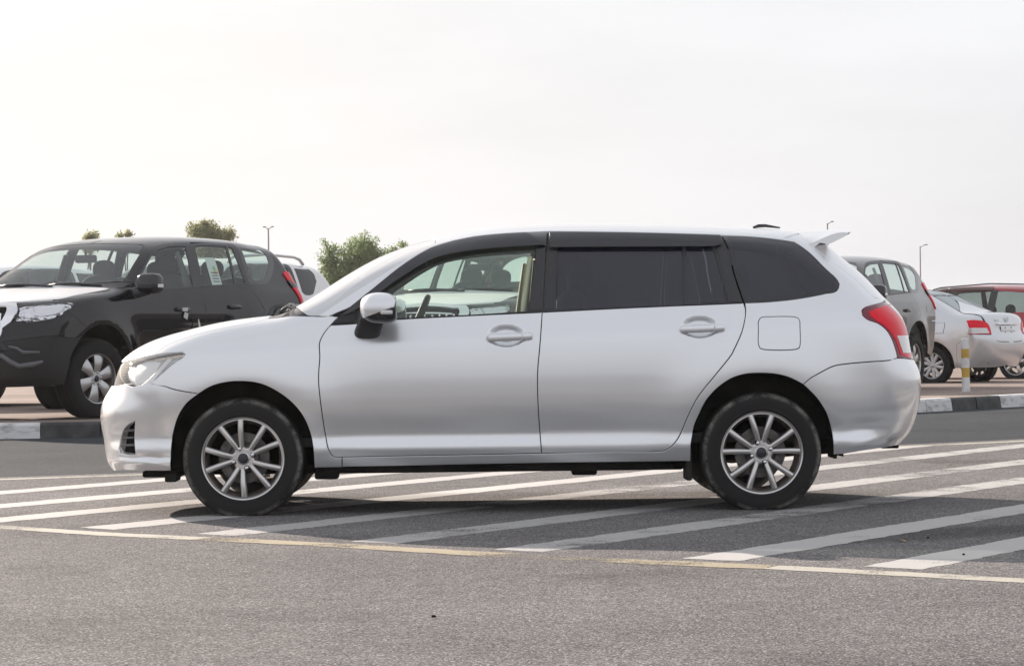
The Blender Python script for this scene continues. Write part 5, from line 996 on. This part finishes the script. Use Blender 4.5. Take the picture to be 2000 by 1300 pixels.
def build_suv():
    S=Surf(spline(SUV_OUT,5),SUV_RIM,suv_w); L=LOOPS['suv']; P=M['black_paint']; H=.05
    W=thing('off_road_car','x','car')
    kw=dict(h=H,gap=.003,lip=.014)
    panel('body',S,L['body'],P,W,'b',**kw)
    def arc(cx,r,a0,a1,n=12): return [(cx+r*math.cos(R2(a)),.40+r*math.sin(R2(a))) for a in np.linspace(a0,a1,n)]
    panel('inner_skin',S,[[(.50,.38),(2.28,.38)]+arc(2.79,.51,178,2)+[(3.45,.50),(3.6,.9),(3.55,1.15),(2.4,1.14),(.5,1.12),(-.2,1.02),(-.55,.90),(-.66,.70),(-.62,.42)]+arc(0,.51,178,2)],M['gap'],W,'b',h=.12,off=-.02,lip=0,smooth_loop=False)
    panel('hood',S,L['hood'],M['film'],W,'b',**kw)
    panel('front_bumper',S,L['front_bumper'],P,W,'b',**kw)
    lb=panel('lower_bumper',S,L['lower_bumper'],M['black_plastic'],W,'b',h=H,gap=.001,lip=.01)
    ws=panel('windscreen',S,L['windscreen'],M['glass_screen'],W,'b',h=.08,off=-.002,lip=0); panel('cowl',S,L['cowl'],M['satin_black'],W,'b',h=.06,off=-.004,lip=0)
    panel('grille_surround',S,L['grille_chrome'],M['chrome'],W,'b',h=.03,off=.004,lip=.03,gap=.001,smooth_loop=False)
    gr=panel('grille',S,L['grille'],M['gap'],W,'b',h=.05,off=-.02,lip=0)
    fr=np.array(S.front([(y,z) for y,z in ((.0,1.015),(.20,1.012),(.36,1.0),(.43,.985),(.43,.90),(.40,.82),(.34,.785),(.15,.775),(0,.772))],-.93,-.4))
    for sg in (-1,1):    # chrome surround and the upright bars between
        bm=bmesh.new(); pts=[(fr[i,0]-.002,sg*y,fr[i,1]) for i,y in enumerate((.0,.20,.36,.43,.43,.40,.34,.15,0))]; bm_tube(bm,pts[:3],.014,8); bm_obj('grille_brow',bm,M['chrome'],W,True,50)
        for k in range(5):
            y=.045+.082*k; x=S.front([(y,1.0),(y,.89),(y,.79)],-.93,-.4)[:,0]; bm=bmesh.new()
            bm_tube(bm,[(x[0]+.0,sg*y,1.0),(x[1]-.004,sg*y,.89),(x[2],sg*y,.79)],[.015,.017,.015],8); bm_obj('grille_bar',bm,M['chrome'],gr,True,50)
            bm=bmesh.new()
            for q in (-.022,0,.022): bm_tube(bm,[(x[0]+.02,sg*(y+.041+q),1.0),(x[2]+.02,sg*(y+.041+q),.79)],.004,6)
            bm_obj('grille_fin',bm,M['grey_plastic'],gr,True,50)
        # bumper brow and fog lamp recess
        yz=[(0,.600),(.35,.600),(.43,.605),(.52,.545),(.60,.505),(.72,.52),(.80,.545)]; x=S.front(yz,-.93,-.35)[:,0]
        bm=bmesh.new(); bm_tube(bm,[(x[i]-.006,sg*y,z) for i,(y,z) in enumerate(yz)],[.018,.018,.022,.024,.024,.026,.014],8); bm_obj('bumper_brow',bm,M['grey_plastic'],W,True,50)
        yz=[(.50,.69),(.58,.675),(.64,.635),(.78,.632)]; x=S.front(yz,-.93,-.35)[:,0]
        bm=bmesh.new(); bm_tube(bm,[(x[i]-.004,sg*y,z) for i,(y,z) in enumerate(yz)],[.008,.012,.016,.012],8); bm_obj('fog_lamp_trim',bm,M['grey_plastic'],W,True,50)
    for k,(ya,yb) in enumerate(((-.62,.02),(-.05,.66))):
        bm=bmesh.new(); pts=[(.40+.05*t+.04*abs(ya+(yb-ya)*t),ya+(yb-ya)*t,1.268+.030*math.sin(math.pi*t*.8)) for t in np.linspace(0,1,7)]; bm_tube(bm,pts,.013,8); bm_obj('wiper',bm,M['satin_black'],W,True)
    for s in 'nf':
        sg=-1 if s=='n' else 1
        hl=panel('headlamp',S,L['headlamp'],M['lens_thin'],W,s,h=.04,off=.0,lip=.01)
        c=np.array(L['headlamp'][0]); ce=c.mean(0); panel('lamp_housing',S,[ce+(c-ce)*.97],M['reflector_c'],hl,s,h=.04,off=-.035,lip=0)
        xm=c[:,0]; lo,hi=xm.min(),xm.max(); q=ce+(c-ce)*np.array([.55,.62])+[(hi-lo)*.02,0]; panel('lamp_bowl',S,[q],M['chrome'],hl,s,h=.04,off=-.022,lip=.012)
        panel('fender',S,L['fender'],P,W,s,**kw)
        d=panel('front_door',S,L['front_door'],P,W,s,**kw); d2=panel('rear_door',S,L['rear_door'],P,W,s,**kw)
        panel('window_frame',S,L['front_frame'],M['satin_black'],d,s,h=.06,off=.001,lip=.012,gap=0); panel('window',S,[L['front_frame'][1]],M['glass_suv'],d,s,h=.1,off=-.006,lip=0)
        panel('window_frame',S,L['rear_frame'],M['satin_black'],d2,s,h=.06,off=.001,lip=.012,gap=0)
        for k in (1,2): panel('window',S,[L['rear_frame'][k]],M['glass_suv'],d2,s,h=.1,off=-.006,lip=0)
        q=panel('quarter_window',S,[L['quarter_frame'][1]],M['glass_suv'],W,s,h=.1,off=-.004,lip=0); panel('quarter_frame',S,L['quarter_frame'],M['gloss_black'],q,s,h=.06,off=-.001,lip=.008,gap=0)
        ff=panel('fuel_flap',S,L['fuel_flap'],P,W,s,h=.06,off=.002,lip=.006,gap=0)
        tl=panel('tail_lamp',S,L['tail_lamp'],M['lens_red'],W,s,h=.05,off=.014,lip=.03,gap=0)
        x0,x1=3.60,3.72
        panel('lamp_divider',S,[S.ab([(3.57,1.335),(3.62,1.275),(3.86,1.275),(3.85,1.315),(3.66,1.315),(3.58,1.36)])],M['gloss_black'],tl,s,h=.04,off=.017,lip=.01,gap=0,smooth_loop=False)
        panel('reversing_light',S,[S.ab([(3.69,1.125),(3.73,1.092),(3.875,1.095),(3.87,1.125)])],M['lens_white'],tl,s,h=.04,off=.017,lip=.01,gap=0,smooth_loop=False)
        bar_handle(d,suv_w,1.24,1.48,1.035,M['gloss_black'],sg); bar_handle(d2,suv_w,2.20,2.42,1.065,M['gloss_black'],sg)
        box_mirror(d,.60,1.075,1.285,(.08,.125,.10),M['mirror_paint'],sg,.90)
        for x in (0,2.79):
            wheel_parts(.385,.374,.255,.232,[(R2(a),R2(a),.075,.135,.084,.086) for a in (90,150,210,270,330,30)],'alloy_bright','spoke','rubber',W,(x,sg*.785,.374),(0 if sg<0 else math.pi)+(R2(-9) if x==0 else 0),R2(11),.16,nuts=6)
            housing(x,.50,.40,.86,.55,W,sg)
    panel('rear_bumper',S,L['rear_bumper'],P,W,'b',**kw); rg=[S.ab([(x,z)])[0] for x,z in S.front([(.60,1.62),(.66,1.30)],3.9,3.2)]
    tgl=L['tailgate'][0]; panel('tailgate',S,[tgl[:3]+[tuple(p) for p in S.rim(.912,.845)]+[tuple(rg[1]),tuple(rg[0])]+[tuple(p) for p in S.rim(.755,.747)]],P,W,'b',h=H,gap=.002,lip=.012,smooth_loop=False)
    panel('rear_screen',S,[[rg[0],rg[1]]+[tuple(p) for p in S.rim(.845,.755)]],M['glass_suv'],W,'b',h=.1,off=-.004,lip=0,smooth_loop=False)
    bm=bmesh.new(); bm_box(bm,(1.45,0,.46),(3.6,1.5,.20),.05); bm_box(bm,(0,0,.50),(.9,1.0,.35),.05); bm_box(bm,(3.2,0,.58),(1.0,1.3,.30),.05)
    for x in (0,2.79): bm_tube(bm,[(x,-.7,.37),(x,.7,.37)],.06,10)
    bm_obj('underbody',bm,M['under'],W)
    bm=bmesh.new(); bm_box(bm,(1.7,0,.62),(3.4,1.6,.08),.02); bm_box(bm,(.50,0,.95),(.10,1.5,.45),.03); bm_obj('cabin_floor',bm,M['trim_dark'],W)
    V,F=superq((.72,0,1.13),(.32,.74,.11),4,36,12); link('dashboard',mesh_from('dashboard',V,F,True),M['trim_dark'],W)
    seats(W,[(1.45,-.40,.54,'front_seat'),(1.45,.40,.54,'front_seat'),(2.35,0,1.30,'rear_bench')],.79)
    panel('headliner',S,[list(S.ab([(1.15,1.66),(1.6,1.70),(2.6,1.70),(3.3,1.66)]))+S.rim(.71,.47,6)],M['fabric_grey'],W,'b',h=.12,off=-.035,lip=0,smooth_loop=False)
    for s in 'nf':
        panel('pillar_lining',S,[[(1.58,1.20),(1.72,1.20),(1.66,1.66),(1.60,1.66)]],M['fabric_grey'],W,s,h=.1,off=-.05,lip=.02,smooth_loop=False)
        panel('door_card',S,[[(.55,.5),(3.4,.5),(3.4,1.12),(.55,1.10)]],M['trim_dark'],W,s,h=.15,off=-.08,lip=0,smooth_loop=False)
    bm=bmesh.new(); bm_box(bm,(1.03,0,1.555),(.04,.26,.08),.02); bm_tube(bm,[(1.03,0,1.56),(1.02,0,1.66)],.012,8); bm_obj('rear_view_mirror',bm,M['trim_dark'],W)
    bm=bmesh.new()
    for i in range(32):
        a,b=2*math.pi*i/32,2*math.pi*(i+1)/32; f=lambda t:(.98+.19*math.sin(t)*.35,-.40+.19*math.cos(t),1.17+.19*math.sin(t)*.93); bm_tube(bm,[f(a),f(b)],.017,8,False)
    bm_tube(bm,[(.98,-.40,1.17),(.80,-.40,1.10)],.03,8); bm_box(bm,(.975,-.40,1.17),(.05,.15,.10),.02); bm_obj('steering_wheel',bm,M['trim_dark'],W,True,50)
    return W,S
def stickers(W,S):
    """delivery papers behind the glass and the tag on the door, seen on the nearest off-road car"""
    def card(name,x0,x1,z0,z1,off,m,par=W):
        return panel(name,S,[[(x0,z0),(x1,z0),(x1,z1),(x0,z1)]],M[m],par,'n',h=.08,off=off,lip=.002,gap=0,smooth_loop=False)
    c=card('energy_label',2.04,2.22,1.27,1.58,-.020,'paper')
    for i,(m,w) in enumerate((('paper_green',.07),('paper_green',.09),('paper_yellow',.11),('paper_red',.13))): card('rating_bar',2.13,2.13+w*.5,1.475-.020*i,1.487-.020*i,-.014,m,c)
    for z in (1.42,1.39,1.36,1.33): card('print_line',2.07,2.19,z,z+.006,-.014,'ink',c)
    card('window_sticker',1.70,1.79,1.585,1.635,-.016,'paper'); 
    bm=bmesh.new(); bm_tube(bm,[(1.60,-.965,.94),(1.602,-.972,.88),(1.604,-.976,.80)],[.003,.010,.016],8); bm_obj('key_tag',bm,M['paper'],W,True)
    bm=bmesh.new(); bm_box(bm,(1.35,-.972,1.035),(.09,.014,.034),.003); bm_box(bm,(1.40,-.948,.975),(.07,.005,.065),.002,Matrix.Rotation(.35,3,'Y')); bm_obj('handle_wrap',bm,M['plastic_wrap'],W)
suv,SUVS=build_suv(); put(suv,POSE['suv']); G='off-road cars of one model in the parking rows'
KM=kid_map()
suv_m=copy_tree(suv,None,None,KM); put(suv_m,POSE['suv_mid'])
suv_r=copy_tree(suv,None,{'black_paint':M['grey_paint'],'white_transport_film':M['grey_paint']},KM); put(suv_r,POSE['suv_right'])
white={'black_paint':M['white_paint'],'white_transport_film':M['white_paint'],'estate_window_glass':M['glass_dark'],'gloss_black_trim':M['white_paint']}
suv_w1=copy_tree(suv,None,white,KM); put(suv_w1,POSE['suv_back'])
px,py,pz,pa=POSE['suv_back']; 
suv_w2=copy_tree(suv,None,white,KM); put(suv_w2,(px-2.9,py+1.2,pz,pa)); suv_w3=copy_tree(suv,None,white,KM); put(suv_w3,(px-5.8,py+2.3,pz,pa))
suv_l=copy_tree(suv,None,{'white_transport_film':M['grey_paint'],'black_paint':M['silver_b'],'estate_window_glass':M['glass_dark']},KM); put(suv_l,POSE['suv_left'])
for o,l in ((suv,'black off-road car with white film on its hood at the far left'),(suv_m,'dark off-road car seen through the front side window of the silver estate car'),(suv_r,'grey brown off-road car standing behind the tail of the estate car'),(suv_w1,'white off-road car whose rear shows just behind the black one'),(suv_w2,'middle white off-road car of the back row, seen through the windows of the black one'),(suv_w3,'white off-road car deepest in the back row, mostly hidden by the black one'),(suv_l,'silver off-road car cut by the left edge of the picture behind the black one')):
    tag(o,l,'car',G); o.name='off_road_car'
stickers(suv,SUVS)
for o in (suv_w1,suv_l):    # roof rails on two of them
    for sg in (-1,1):
        bm=bmesh.new(); bm_tube(bm,[(1.35,sg*.66,1.735),(1.45,sg*.665,1.80),(2.2,sg*.66,1.845),(2.9,sg*.645,1.825),(3.05,sg*.635,1.80),(3.15,sg*.63,1.74)],[.016,.02,.018,.018,.022,.022],8); bm_obj('roof_rail',bm,M['alloy_bright'],o,True,50)
# ---------------------------------------------------------------- saloon and red estate share a plain builder
def plain_car(name,label,out,rim,w,paint,wb,ar,az,zb,fW,cut_ws,side_windows,rear_edge,frear,pose,wheel):
    S=Surf(spline(out,5),rim,w); W=thing(name,label,'car'); put(W,pose)
    def arc(cx,n=16): return [(cx+ar*math.cos(R2(a)),az+ar*math.sin(R2(a))) for a in np.linspace(185,-5,n)]
    bot=S.ab([(out[0][0]+.10,zb)]+arc(0)+[(ar+.08,zb),(wb-ar-.08,zb)]+arc(wb)+[(out[-1][0]-.06,out[-1][1]+.0)])
    loop=list(bot)+S.rim(1.0,frear[1])+[tuple(p) for p in rear_edge]+S.rim(frear[0],fW[1])+[tuple(p) for p in S.ab(cut_ws)]+S.rim(fW[0],0.0)
    body=panel('body',S,[loop]+[S.ab(q) for q in side_windows],M[paint],W,'b',h=.06,gap=0,lip=.012,smooth_loop=False)
    panel('windscreen',S,[S.rim(fW[0],fW[1])+[tuple(p) for p in S.ab(cut_ws)[::1]][::1]],M['glass_screen'],W,'b',h=.1,off=-.002,lip=0,smooth_loop=False)
    for sg in (-1,1):
        for x in (0,wb):
            wheel_parts(*wheel[:3],wheel[3],wheel[4],wheel[5],wheel[6],'rubber',W,(x,sg*wheel[7],wheel[1]),0 if sg<0 else math.pi,R2(13),.12)
            housing(x,ar-.005,az,.79,.5,W,sg)
        for q in side_windows: panel('side_window',S,[S.ab(q)],M['glass_tint'],W,'n' if sg<0 else 'f',h=.1,off=-.005,lip=0)
    bm=bmesh.new(); bm_box(bm,(wb/2,0,.27),(wb-.75,1.4,.12),.03); bm_box(bm,(wb+.4,0,.38),(.8,1.1,.16),.04); bm_box(bm,(-.2,0,.34),(.8,1.0,.2),.04); bm_tube(bm,[(wb,-.66,.28),(wb,.66,.28)],.04,8); bm_obj('underbody',bm,M['under'],W)
    bm=bmesh.new(); bm_box(bm,(wb/2+.3,0,.40),(wb,1.45,.06),.01); bm_box(bm,(.55,0,.75),(.1,1.35,.4),.03); bm_obj('cabin_floor',bm,M['trim_dark'],W)
    seats(W,[(1.30,-.36,.50,'front_seat'),(1.30,.36,.50,'front_seat'),(2.0,0,1.2,'rear_bench')],.46)
    return W,S
LS=LOOPS['sed']; rw=LS['rear_window'][0]; nC=len(rw)-5
cover=[(R2(a+s*13),R2(a+s*15),.045,.052,.062,.070) for a in (90,162,234,306,18) for s in (-1,1)]
sal,SS=plain_car('saloon_car','silver saloon seen from behind, parked on the paving beside the yellow and white bollard',SED_OUT,SED_RIM,sed_w,'silver_b',2.55,.37,.29,.22,(.275,.435),
   [(1.02,1.335),(.80,1.225),(.55,1.09),(.42,1.03)],
   [[(.55,1.02),(1.30,1.03),(1.34,1.36),(1.08,1.345),(.80,1.22)],[(1.38,1.035),(2.05,1.045),(2.30,1.10),(2.20,1.25),(2.0,1.335),(1.40,1.365)]],
   [rw[-2],rw[-1],rw[0],rw[1],rw[2]],(.595,.708),POSE['sed'],(.295,.285,.175,.19,cover,'hubcap','cover',.735))
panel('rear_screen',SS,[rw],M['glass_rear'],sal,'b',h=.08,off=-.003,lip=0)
panel('rear_screen_seal',SS,[off_poly(clean(rnd_loop(np.array(rw)),.05) if area(np.array(rw))>0 else clean(rnd_loop(np.array(rw)),.05)[::-1],-.012)[0],rw],M['satin_black'],sal,'b',h=.05,off=.002,lip=.004,gap=0,smooth_loop=False)
def outlined(name,S,loop,m,par,sides,grow=.007,off=.008,**k):
    P=np.array(loop); P=P if area(P)>0 else P[::-1]
    o=panel(name,S,[loop],m,par,sides,h=.05,off=off,lip=.004,gap=.0,**k)
    y=S.pos(clean(P,.05))[:,1]; Q,_=off_poly(clean(P,.05),-grow); C=clean(P,.05); Q[y<.004]=C[y<.004]
    panel(name+'_gap',S,[Q],M['gap'],o,sides,h=.06,off=off-.0045,lip=.004,gap=0,smooth_loop=False); return o
boot=outlined('boot_lid',SS,LS['boot'][0],M['silver_b'],sal,'b')
rb=outlined('rear_bumper',SS,LS['rear_bumper'][0],M['silver_b'],sal,'b',.005,.008)
for s in 'nf':
    tl=outlined('tail_lamp',SS,LS['tail_lamp'][0],M['lens_red'],sal,s,.004,.014); panel('lamp_lower',SS,LS['lamp_clear'],M['lens_white'],tl,s,h=.03,off=.0185,lip=.004,gap=0)
    outlined('fuel_flap',SS,LS['fuel_flap'][0],M['silver_b'],sal,s,.004,.008)
def rear_pt(S,y,z,off): 
    x=S.front([(y,z)],3.75,2.9)[0,0]; p=S.pos(S.ab([(x,z)]))[0]; n=S.nrm(S.ab([(x,z)]))[0]; return Vector((p[0]+off,-abs(y) if y<0 else y,z))
def rear_text(par,txt,y,z,size,m,mirror_y=1):
    cu=bpy.data.curves.new('lettering','FONT'); cu.body=txt; cu.size=size; cu.extrude=.002; cu.align_x='CENTER'; cu.align_y='CENTER'; t=bpy.data.objects.new('t',cu); COL.objects.link(t)
    me=bpy.data.meshes.new_from_object(t.evaluated_get(bpy.context.evaluated_depsgraph_get())); bpy.data.objects.remove(t)
    x=SS.front([(abs(y),z)],3.75,2.9)[0,0]
    o=link('lettering',me,m,par,(x+.012,y,z)); o.rotation_euler=(R2(90),0,R2(90)); return o
rear_text(sal,'YARIS',-.30,.955,.060,M['chrome'])
bm=bmesh.new(); xr=SS.front([(0.05,.955)],3.75,2.9)[0,0]
for a,b,c in ((.062,.042,0),(.030,.042,0),(.058,.016,.012)):
    ring=[(xr+.014,a*math.cos(2*math.pi*i/28)*.9,.965+c+b*math.sin(2*math.pi*i/28)) for i in range(28)]
    for i in range(28): bm_tube(bm,[ring[i],ring[(i+1)%28]],.0045,6,False)
bm_obj('emblem',bm,M['chrome'],sal,True,60)
bm=bmesh.new(); xs=SS.front([(0.05,.895)],3.75,2.9)[0,0]; bm_box(bm,(xs+.020,0,.897),(.035,.66,.026),.008); bm_obj('boot_strip',bm,M['chrome'],sal,True,40)
bm=bmesh.new(); xs=SS.front([(0.05,.80)],3.75,2.9)[0,0]; bm_box(bm,(xs+.009,0,.805),(.006,.46,.125),.004); pl=bm_obj('plate_recess',bm,M['silver_b'],sal,True,40)
for y in (-.10,.10):
    for z,m in ((.775,'gap'),(.845,'grey_plastic')):
        bm=bmesh.new(); bmesh.ops.create_uvsphere(bm,u_segments=10,v_segments=6,radius=.011); bmesh.ops.translate(bm,vec=(xs+.013,y,z),verts=bm.verts[:]); bm_obj('plate_hole',bm,M[m],pl,True)
five=[(R2(a),R2(a),.055,.075,.066,.078) for a in (90,162,234,306,18)]
ra=[S_ for S_ in LOOPS['red']['win_a'][0]]; rb_=LOOPS['red']['win_b'][0]
red,RS=plain_car('estate_car','dark red estate car with roof rails behind the silver saloon at the right edge',RED_OUT,RED_RIM,red_w,'red_paint',2.75,.38,.30,.22,(.255,.385),
   [(.98,1.455),(.75,1.34),(.50,1.20),(.28,1.10)],
   [[(.58,1.06),(1.38,1.06),(1.42,1.47),(1.05,1.455),(.80,1.32)],[(1.46,1.065),(2.22,1.075),(2.26,1.47),(1.48,1.475)],[(2.34,1.08),(3.05,1.12),(3.16,1.20),(3.06,1.36),(2.95,1.43),(2.36,1.465)]],
   [],(.755,.755),POSE['red'],(.315,.305,.195,.21,five,'alloy_bright','spoke',.735))
for s in 'nf':
    for q in ([(.70,1.30),(.82,1.325),(1.06,1.455),(1.42,1.47),(1.42,1.505),(1.03,1.49),(.78,1.36)],[(1.46,1.475),(2.27,1.47),(2.27,1.510),(1.46,1.512)]):
        panel('rain_visor',RS,[RS.ab(q)],M['visor_brown'],red,s,h=.05,off=.022,lip=.02,gap=0,smooth_loop=False)
    sg=-1 if s=='n' else 1
    bm=bmesh.new(); bm_tube(bm,[(1.15,sg*.60,1.50),(1.3,sg*.60,1.535),(2.2,sg*.59,1.585),(2.9,sg*.57,1.56),(3.1,sg*.56,1.53)],[.009,.010,.010,.010,.009],8); bm_obj('roof_rail',bm,M['satin_black'],red,True,50)
    panel('door_pillar',RS,[RS.ab([(1.37,1.06),(1.47,1.06),(1.49,1.478),(1.41,1.475)])],M['gloss_black'],red,s,h=.05,off=.004,lip=.006,gap=0,smooth_loop=False)
    panel('door_pillar',RS,[RS.ab([(2.21,1.07),(2.35,1.08),(2.37,1.472),(2.25,1.475)])],M['gloss_black'],red,s,h=.05,off=.004,lip=.006,gap=0,smooth_loop=False)
    panel('tail_lamp',RS,[RS.ab([(3.30,.95),(3.52,.95),(3.48,1.12),(3.36,1.15)])],M['lens_red'],red,s,h=.05,off=.006,lip=.01,gap=0,smooth_loop=False)
# ================================================================ trees and lamp posts behind
def tree(label,x,y,clumps,trunk,n,leaf,m,seed,group=None):
    r=np.random.default_rng(seed); T=thing('tree',label,'tree',(x,y,0),0,group)
    bm=bmesh.new(); top=max(c[2] for c in clumps)
    for i,(cx,cy,cz,rx,rz) in enumerate(clumps):
        p0=Vector((0,0,trunk*.75)); p3=Vector((cx,cy,cz)); mid=(p0+p3)/2+Vector((r.normal(0,.15),r.normal(0,.15),.1)); bm_tube(bm,[p0,mid,p3,p3+Vector((0,0,rz*.6))],[.07,.05,.03,.012],6)
    bm_tube(bm,[(0,0,-.1),(.04,0,trunk*.4),(0,.02,trunk*.8)],[.16,.13,.09],10); bm_obj('trunk',bm,M['bark'],T,True)
    tot=sum(c[3]**2*c[4] for c in clumps); V=[];F=[]
    for cx,cy,cz,rx,rz in clumps:
        k=int(n*c_share(rx,rz,tot))
        # twigs carry tufts of leaves, so that the outline breaks up
        nt=max(4,k//16)
        for _ in range(nt):
            d=r.normal(size=3); d/=np.linalg.norm(d); rad=r.random()**.38*(1+.16*r.normal()); c=np.array([cx+rx*rad*d[0],cy+rx*rad*d[1],cz+rz*rad*d[2]])
            for _ in range(16):
                o=c+r.normal(0,.085,3)*np.array([1,1,1.0]); a=r.normal(size=3); a/=np.linalg.norm(a); b=np.cross(a,r.normal(size=3)); b/=np.linalg.norm(b); s=leaf*(.6+.8*r.random()); i=len(V)
                V+=[tuple(o-a*s),tuple(o+b*s*.42),tuple(o+a*s),tuple(o-b*s*.42)]; F.append((i,i+1,i+2,i+3))
    link('crown',mesh_from('crown',V,F,False),M[m],T); return T
def c_share(rx,rz,tot): return rx*rx*rz/tot
D=120.; s=5150/D
def P(px,py,d=D):
    u=px-1000; v=650-py; a=math.radians(.62); return ((u*math.cos(a)+v*math.sin(a))/5150*d, .9+(-u*math.sin(a)+v*math.cos(a))/5150*d)
def clump_px(cx0,L,d=D):
    X0=P(cx0,600,d)[0]; out=[]
    for px,py,rx,rz in L:
        X,Z=P(px,py,d); out.append((X-X0,0,Z,rx/5150*d,rz/5150*d))
    return X0,out
x0,c=clump_px(690,[(708,500,40,38),(690,540,46,40),(650,500,26,26),(636,478,10,12),(730,520,28,42),(712,470,16,16),(655,545,30,34),(640,520,18,24),(700,585,44,32),(662,590,30,26)])
tree('large green tree with a full uneven crown above the windscreen of the estate car',x0,D,c,2.2,26000,.060,'leaf',11)
x0,c=clump_px(772,[(757,492,7,10),(771,490,8,12),(788,481,8,10),(770,520,20,22)],128.)
tree('thin wispy tree right of the large green tree',x0,128.,c,2.0,4200,.06,'leaf',12)
x0,c=clump_px(408,[(405,452,24,20),(380,452,18,16),(432,462,28,14),(448,456,14,12),(402,436,10,8),(410,485,40,26)],135.)
tree('pale olive tree rising above the roof of the black off-road car',x0,135.,c,2.4,11000,.065,'leaf_b',13)
x0,c=clump_px(177,[(172,464,10,7),(182,460,8,6),(178,480,18,14)],150.)
tree('small tree top showing over the front of the black roof at far left',x0,150.,c,2.2,1700,.10,'leaf_b',14)
x0,c=clump_px(243,[(234,461,6,5),(250,458,8,7),(243,480,18,14)],150.)
tree('small tree top over the middle of the black roof beside a bare twig',x0,150.,c,2.2,1500,.10,'leaf_b',15)
def lamp_post(label,px,py,d,arms,group=None):
    X,Z=P(px,py,d); T=thing('street_lamp',label,'lamp post',(X,d,0)); 
    bm=bmesh.new(); bm_tube(bm,[(0,0,0),(0,0,Z*.5),(0,0,Z)],[.10,.085,.06],12); bm_obj('pole',bm,M['pole'],T,True,40)
    bm=bmesh.new(); bm_box(bm,(0,0,.2),(.36,.36,.4),.03); bm_obj('base',bm,M['pole'],T)
    for a in arms:
        sg=1 if a>0 else -1; L_=abs(a)
        bm=bmesh.new(); bm_tube(bm,[(0,0,Z-.05),(sg*L_*.45,0,Z+.04)],.035,8); bm_obj('arm',bm,M['pole'],T,True,40)
        V,F=superq((sg*L_*.72,0,Z+.09),(L_*.33,.13,.055),2.8,20,10); V=[(x,y,z+abs(x)*.10) for x,y,z in V]; link('lamp_head',mesh_from('lamp_head',V,F,True),M['pole'],T)
lamp_post('double armed street lamp standing behind the black off-road car',524,446,206.,(-.42,.42))
lamp_post('slim single arm street lamp left of the red estate car',1797,481,250.,(.72,))
lamp_post('street lamp of which only the head shows above the tailgate spoiler',1616,436,215.,(.50,))
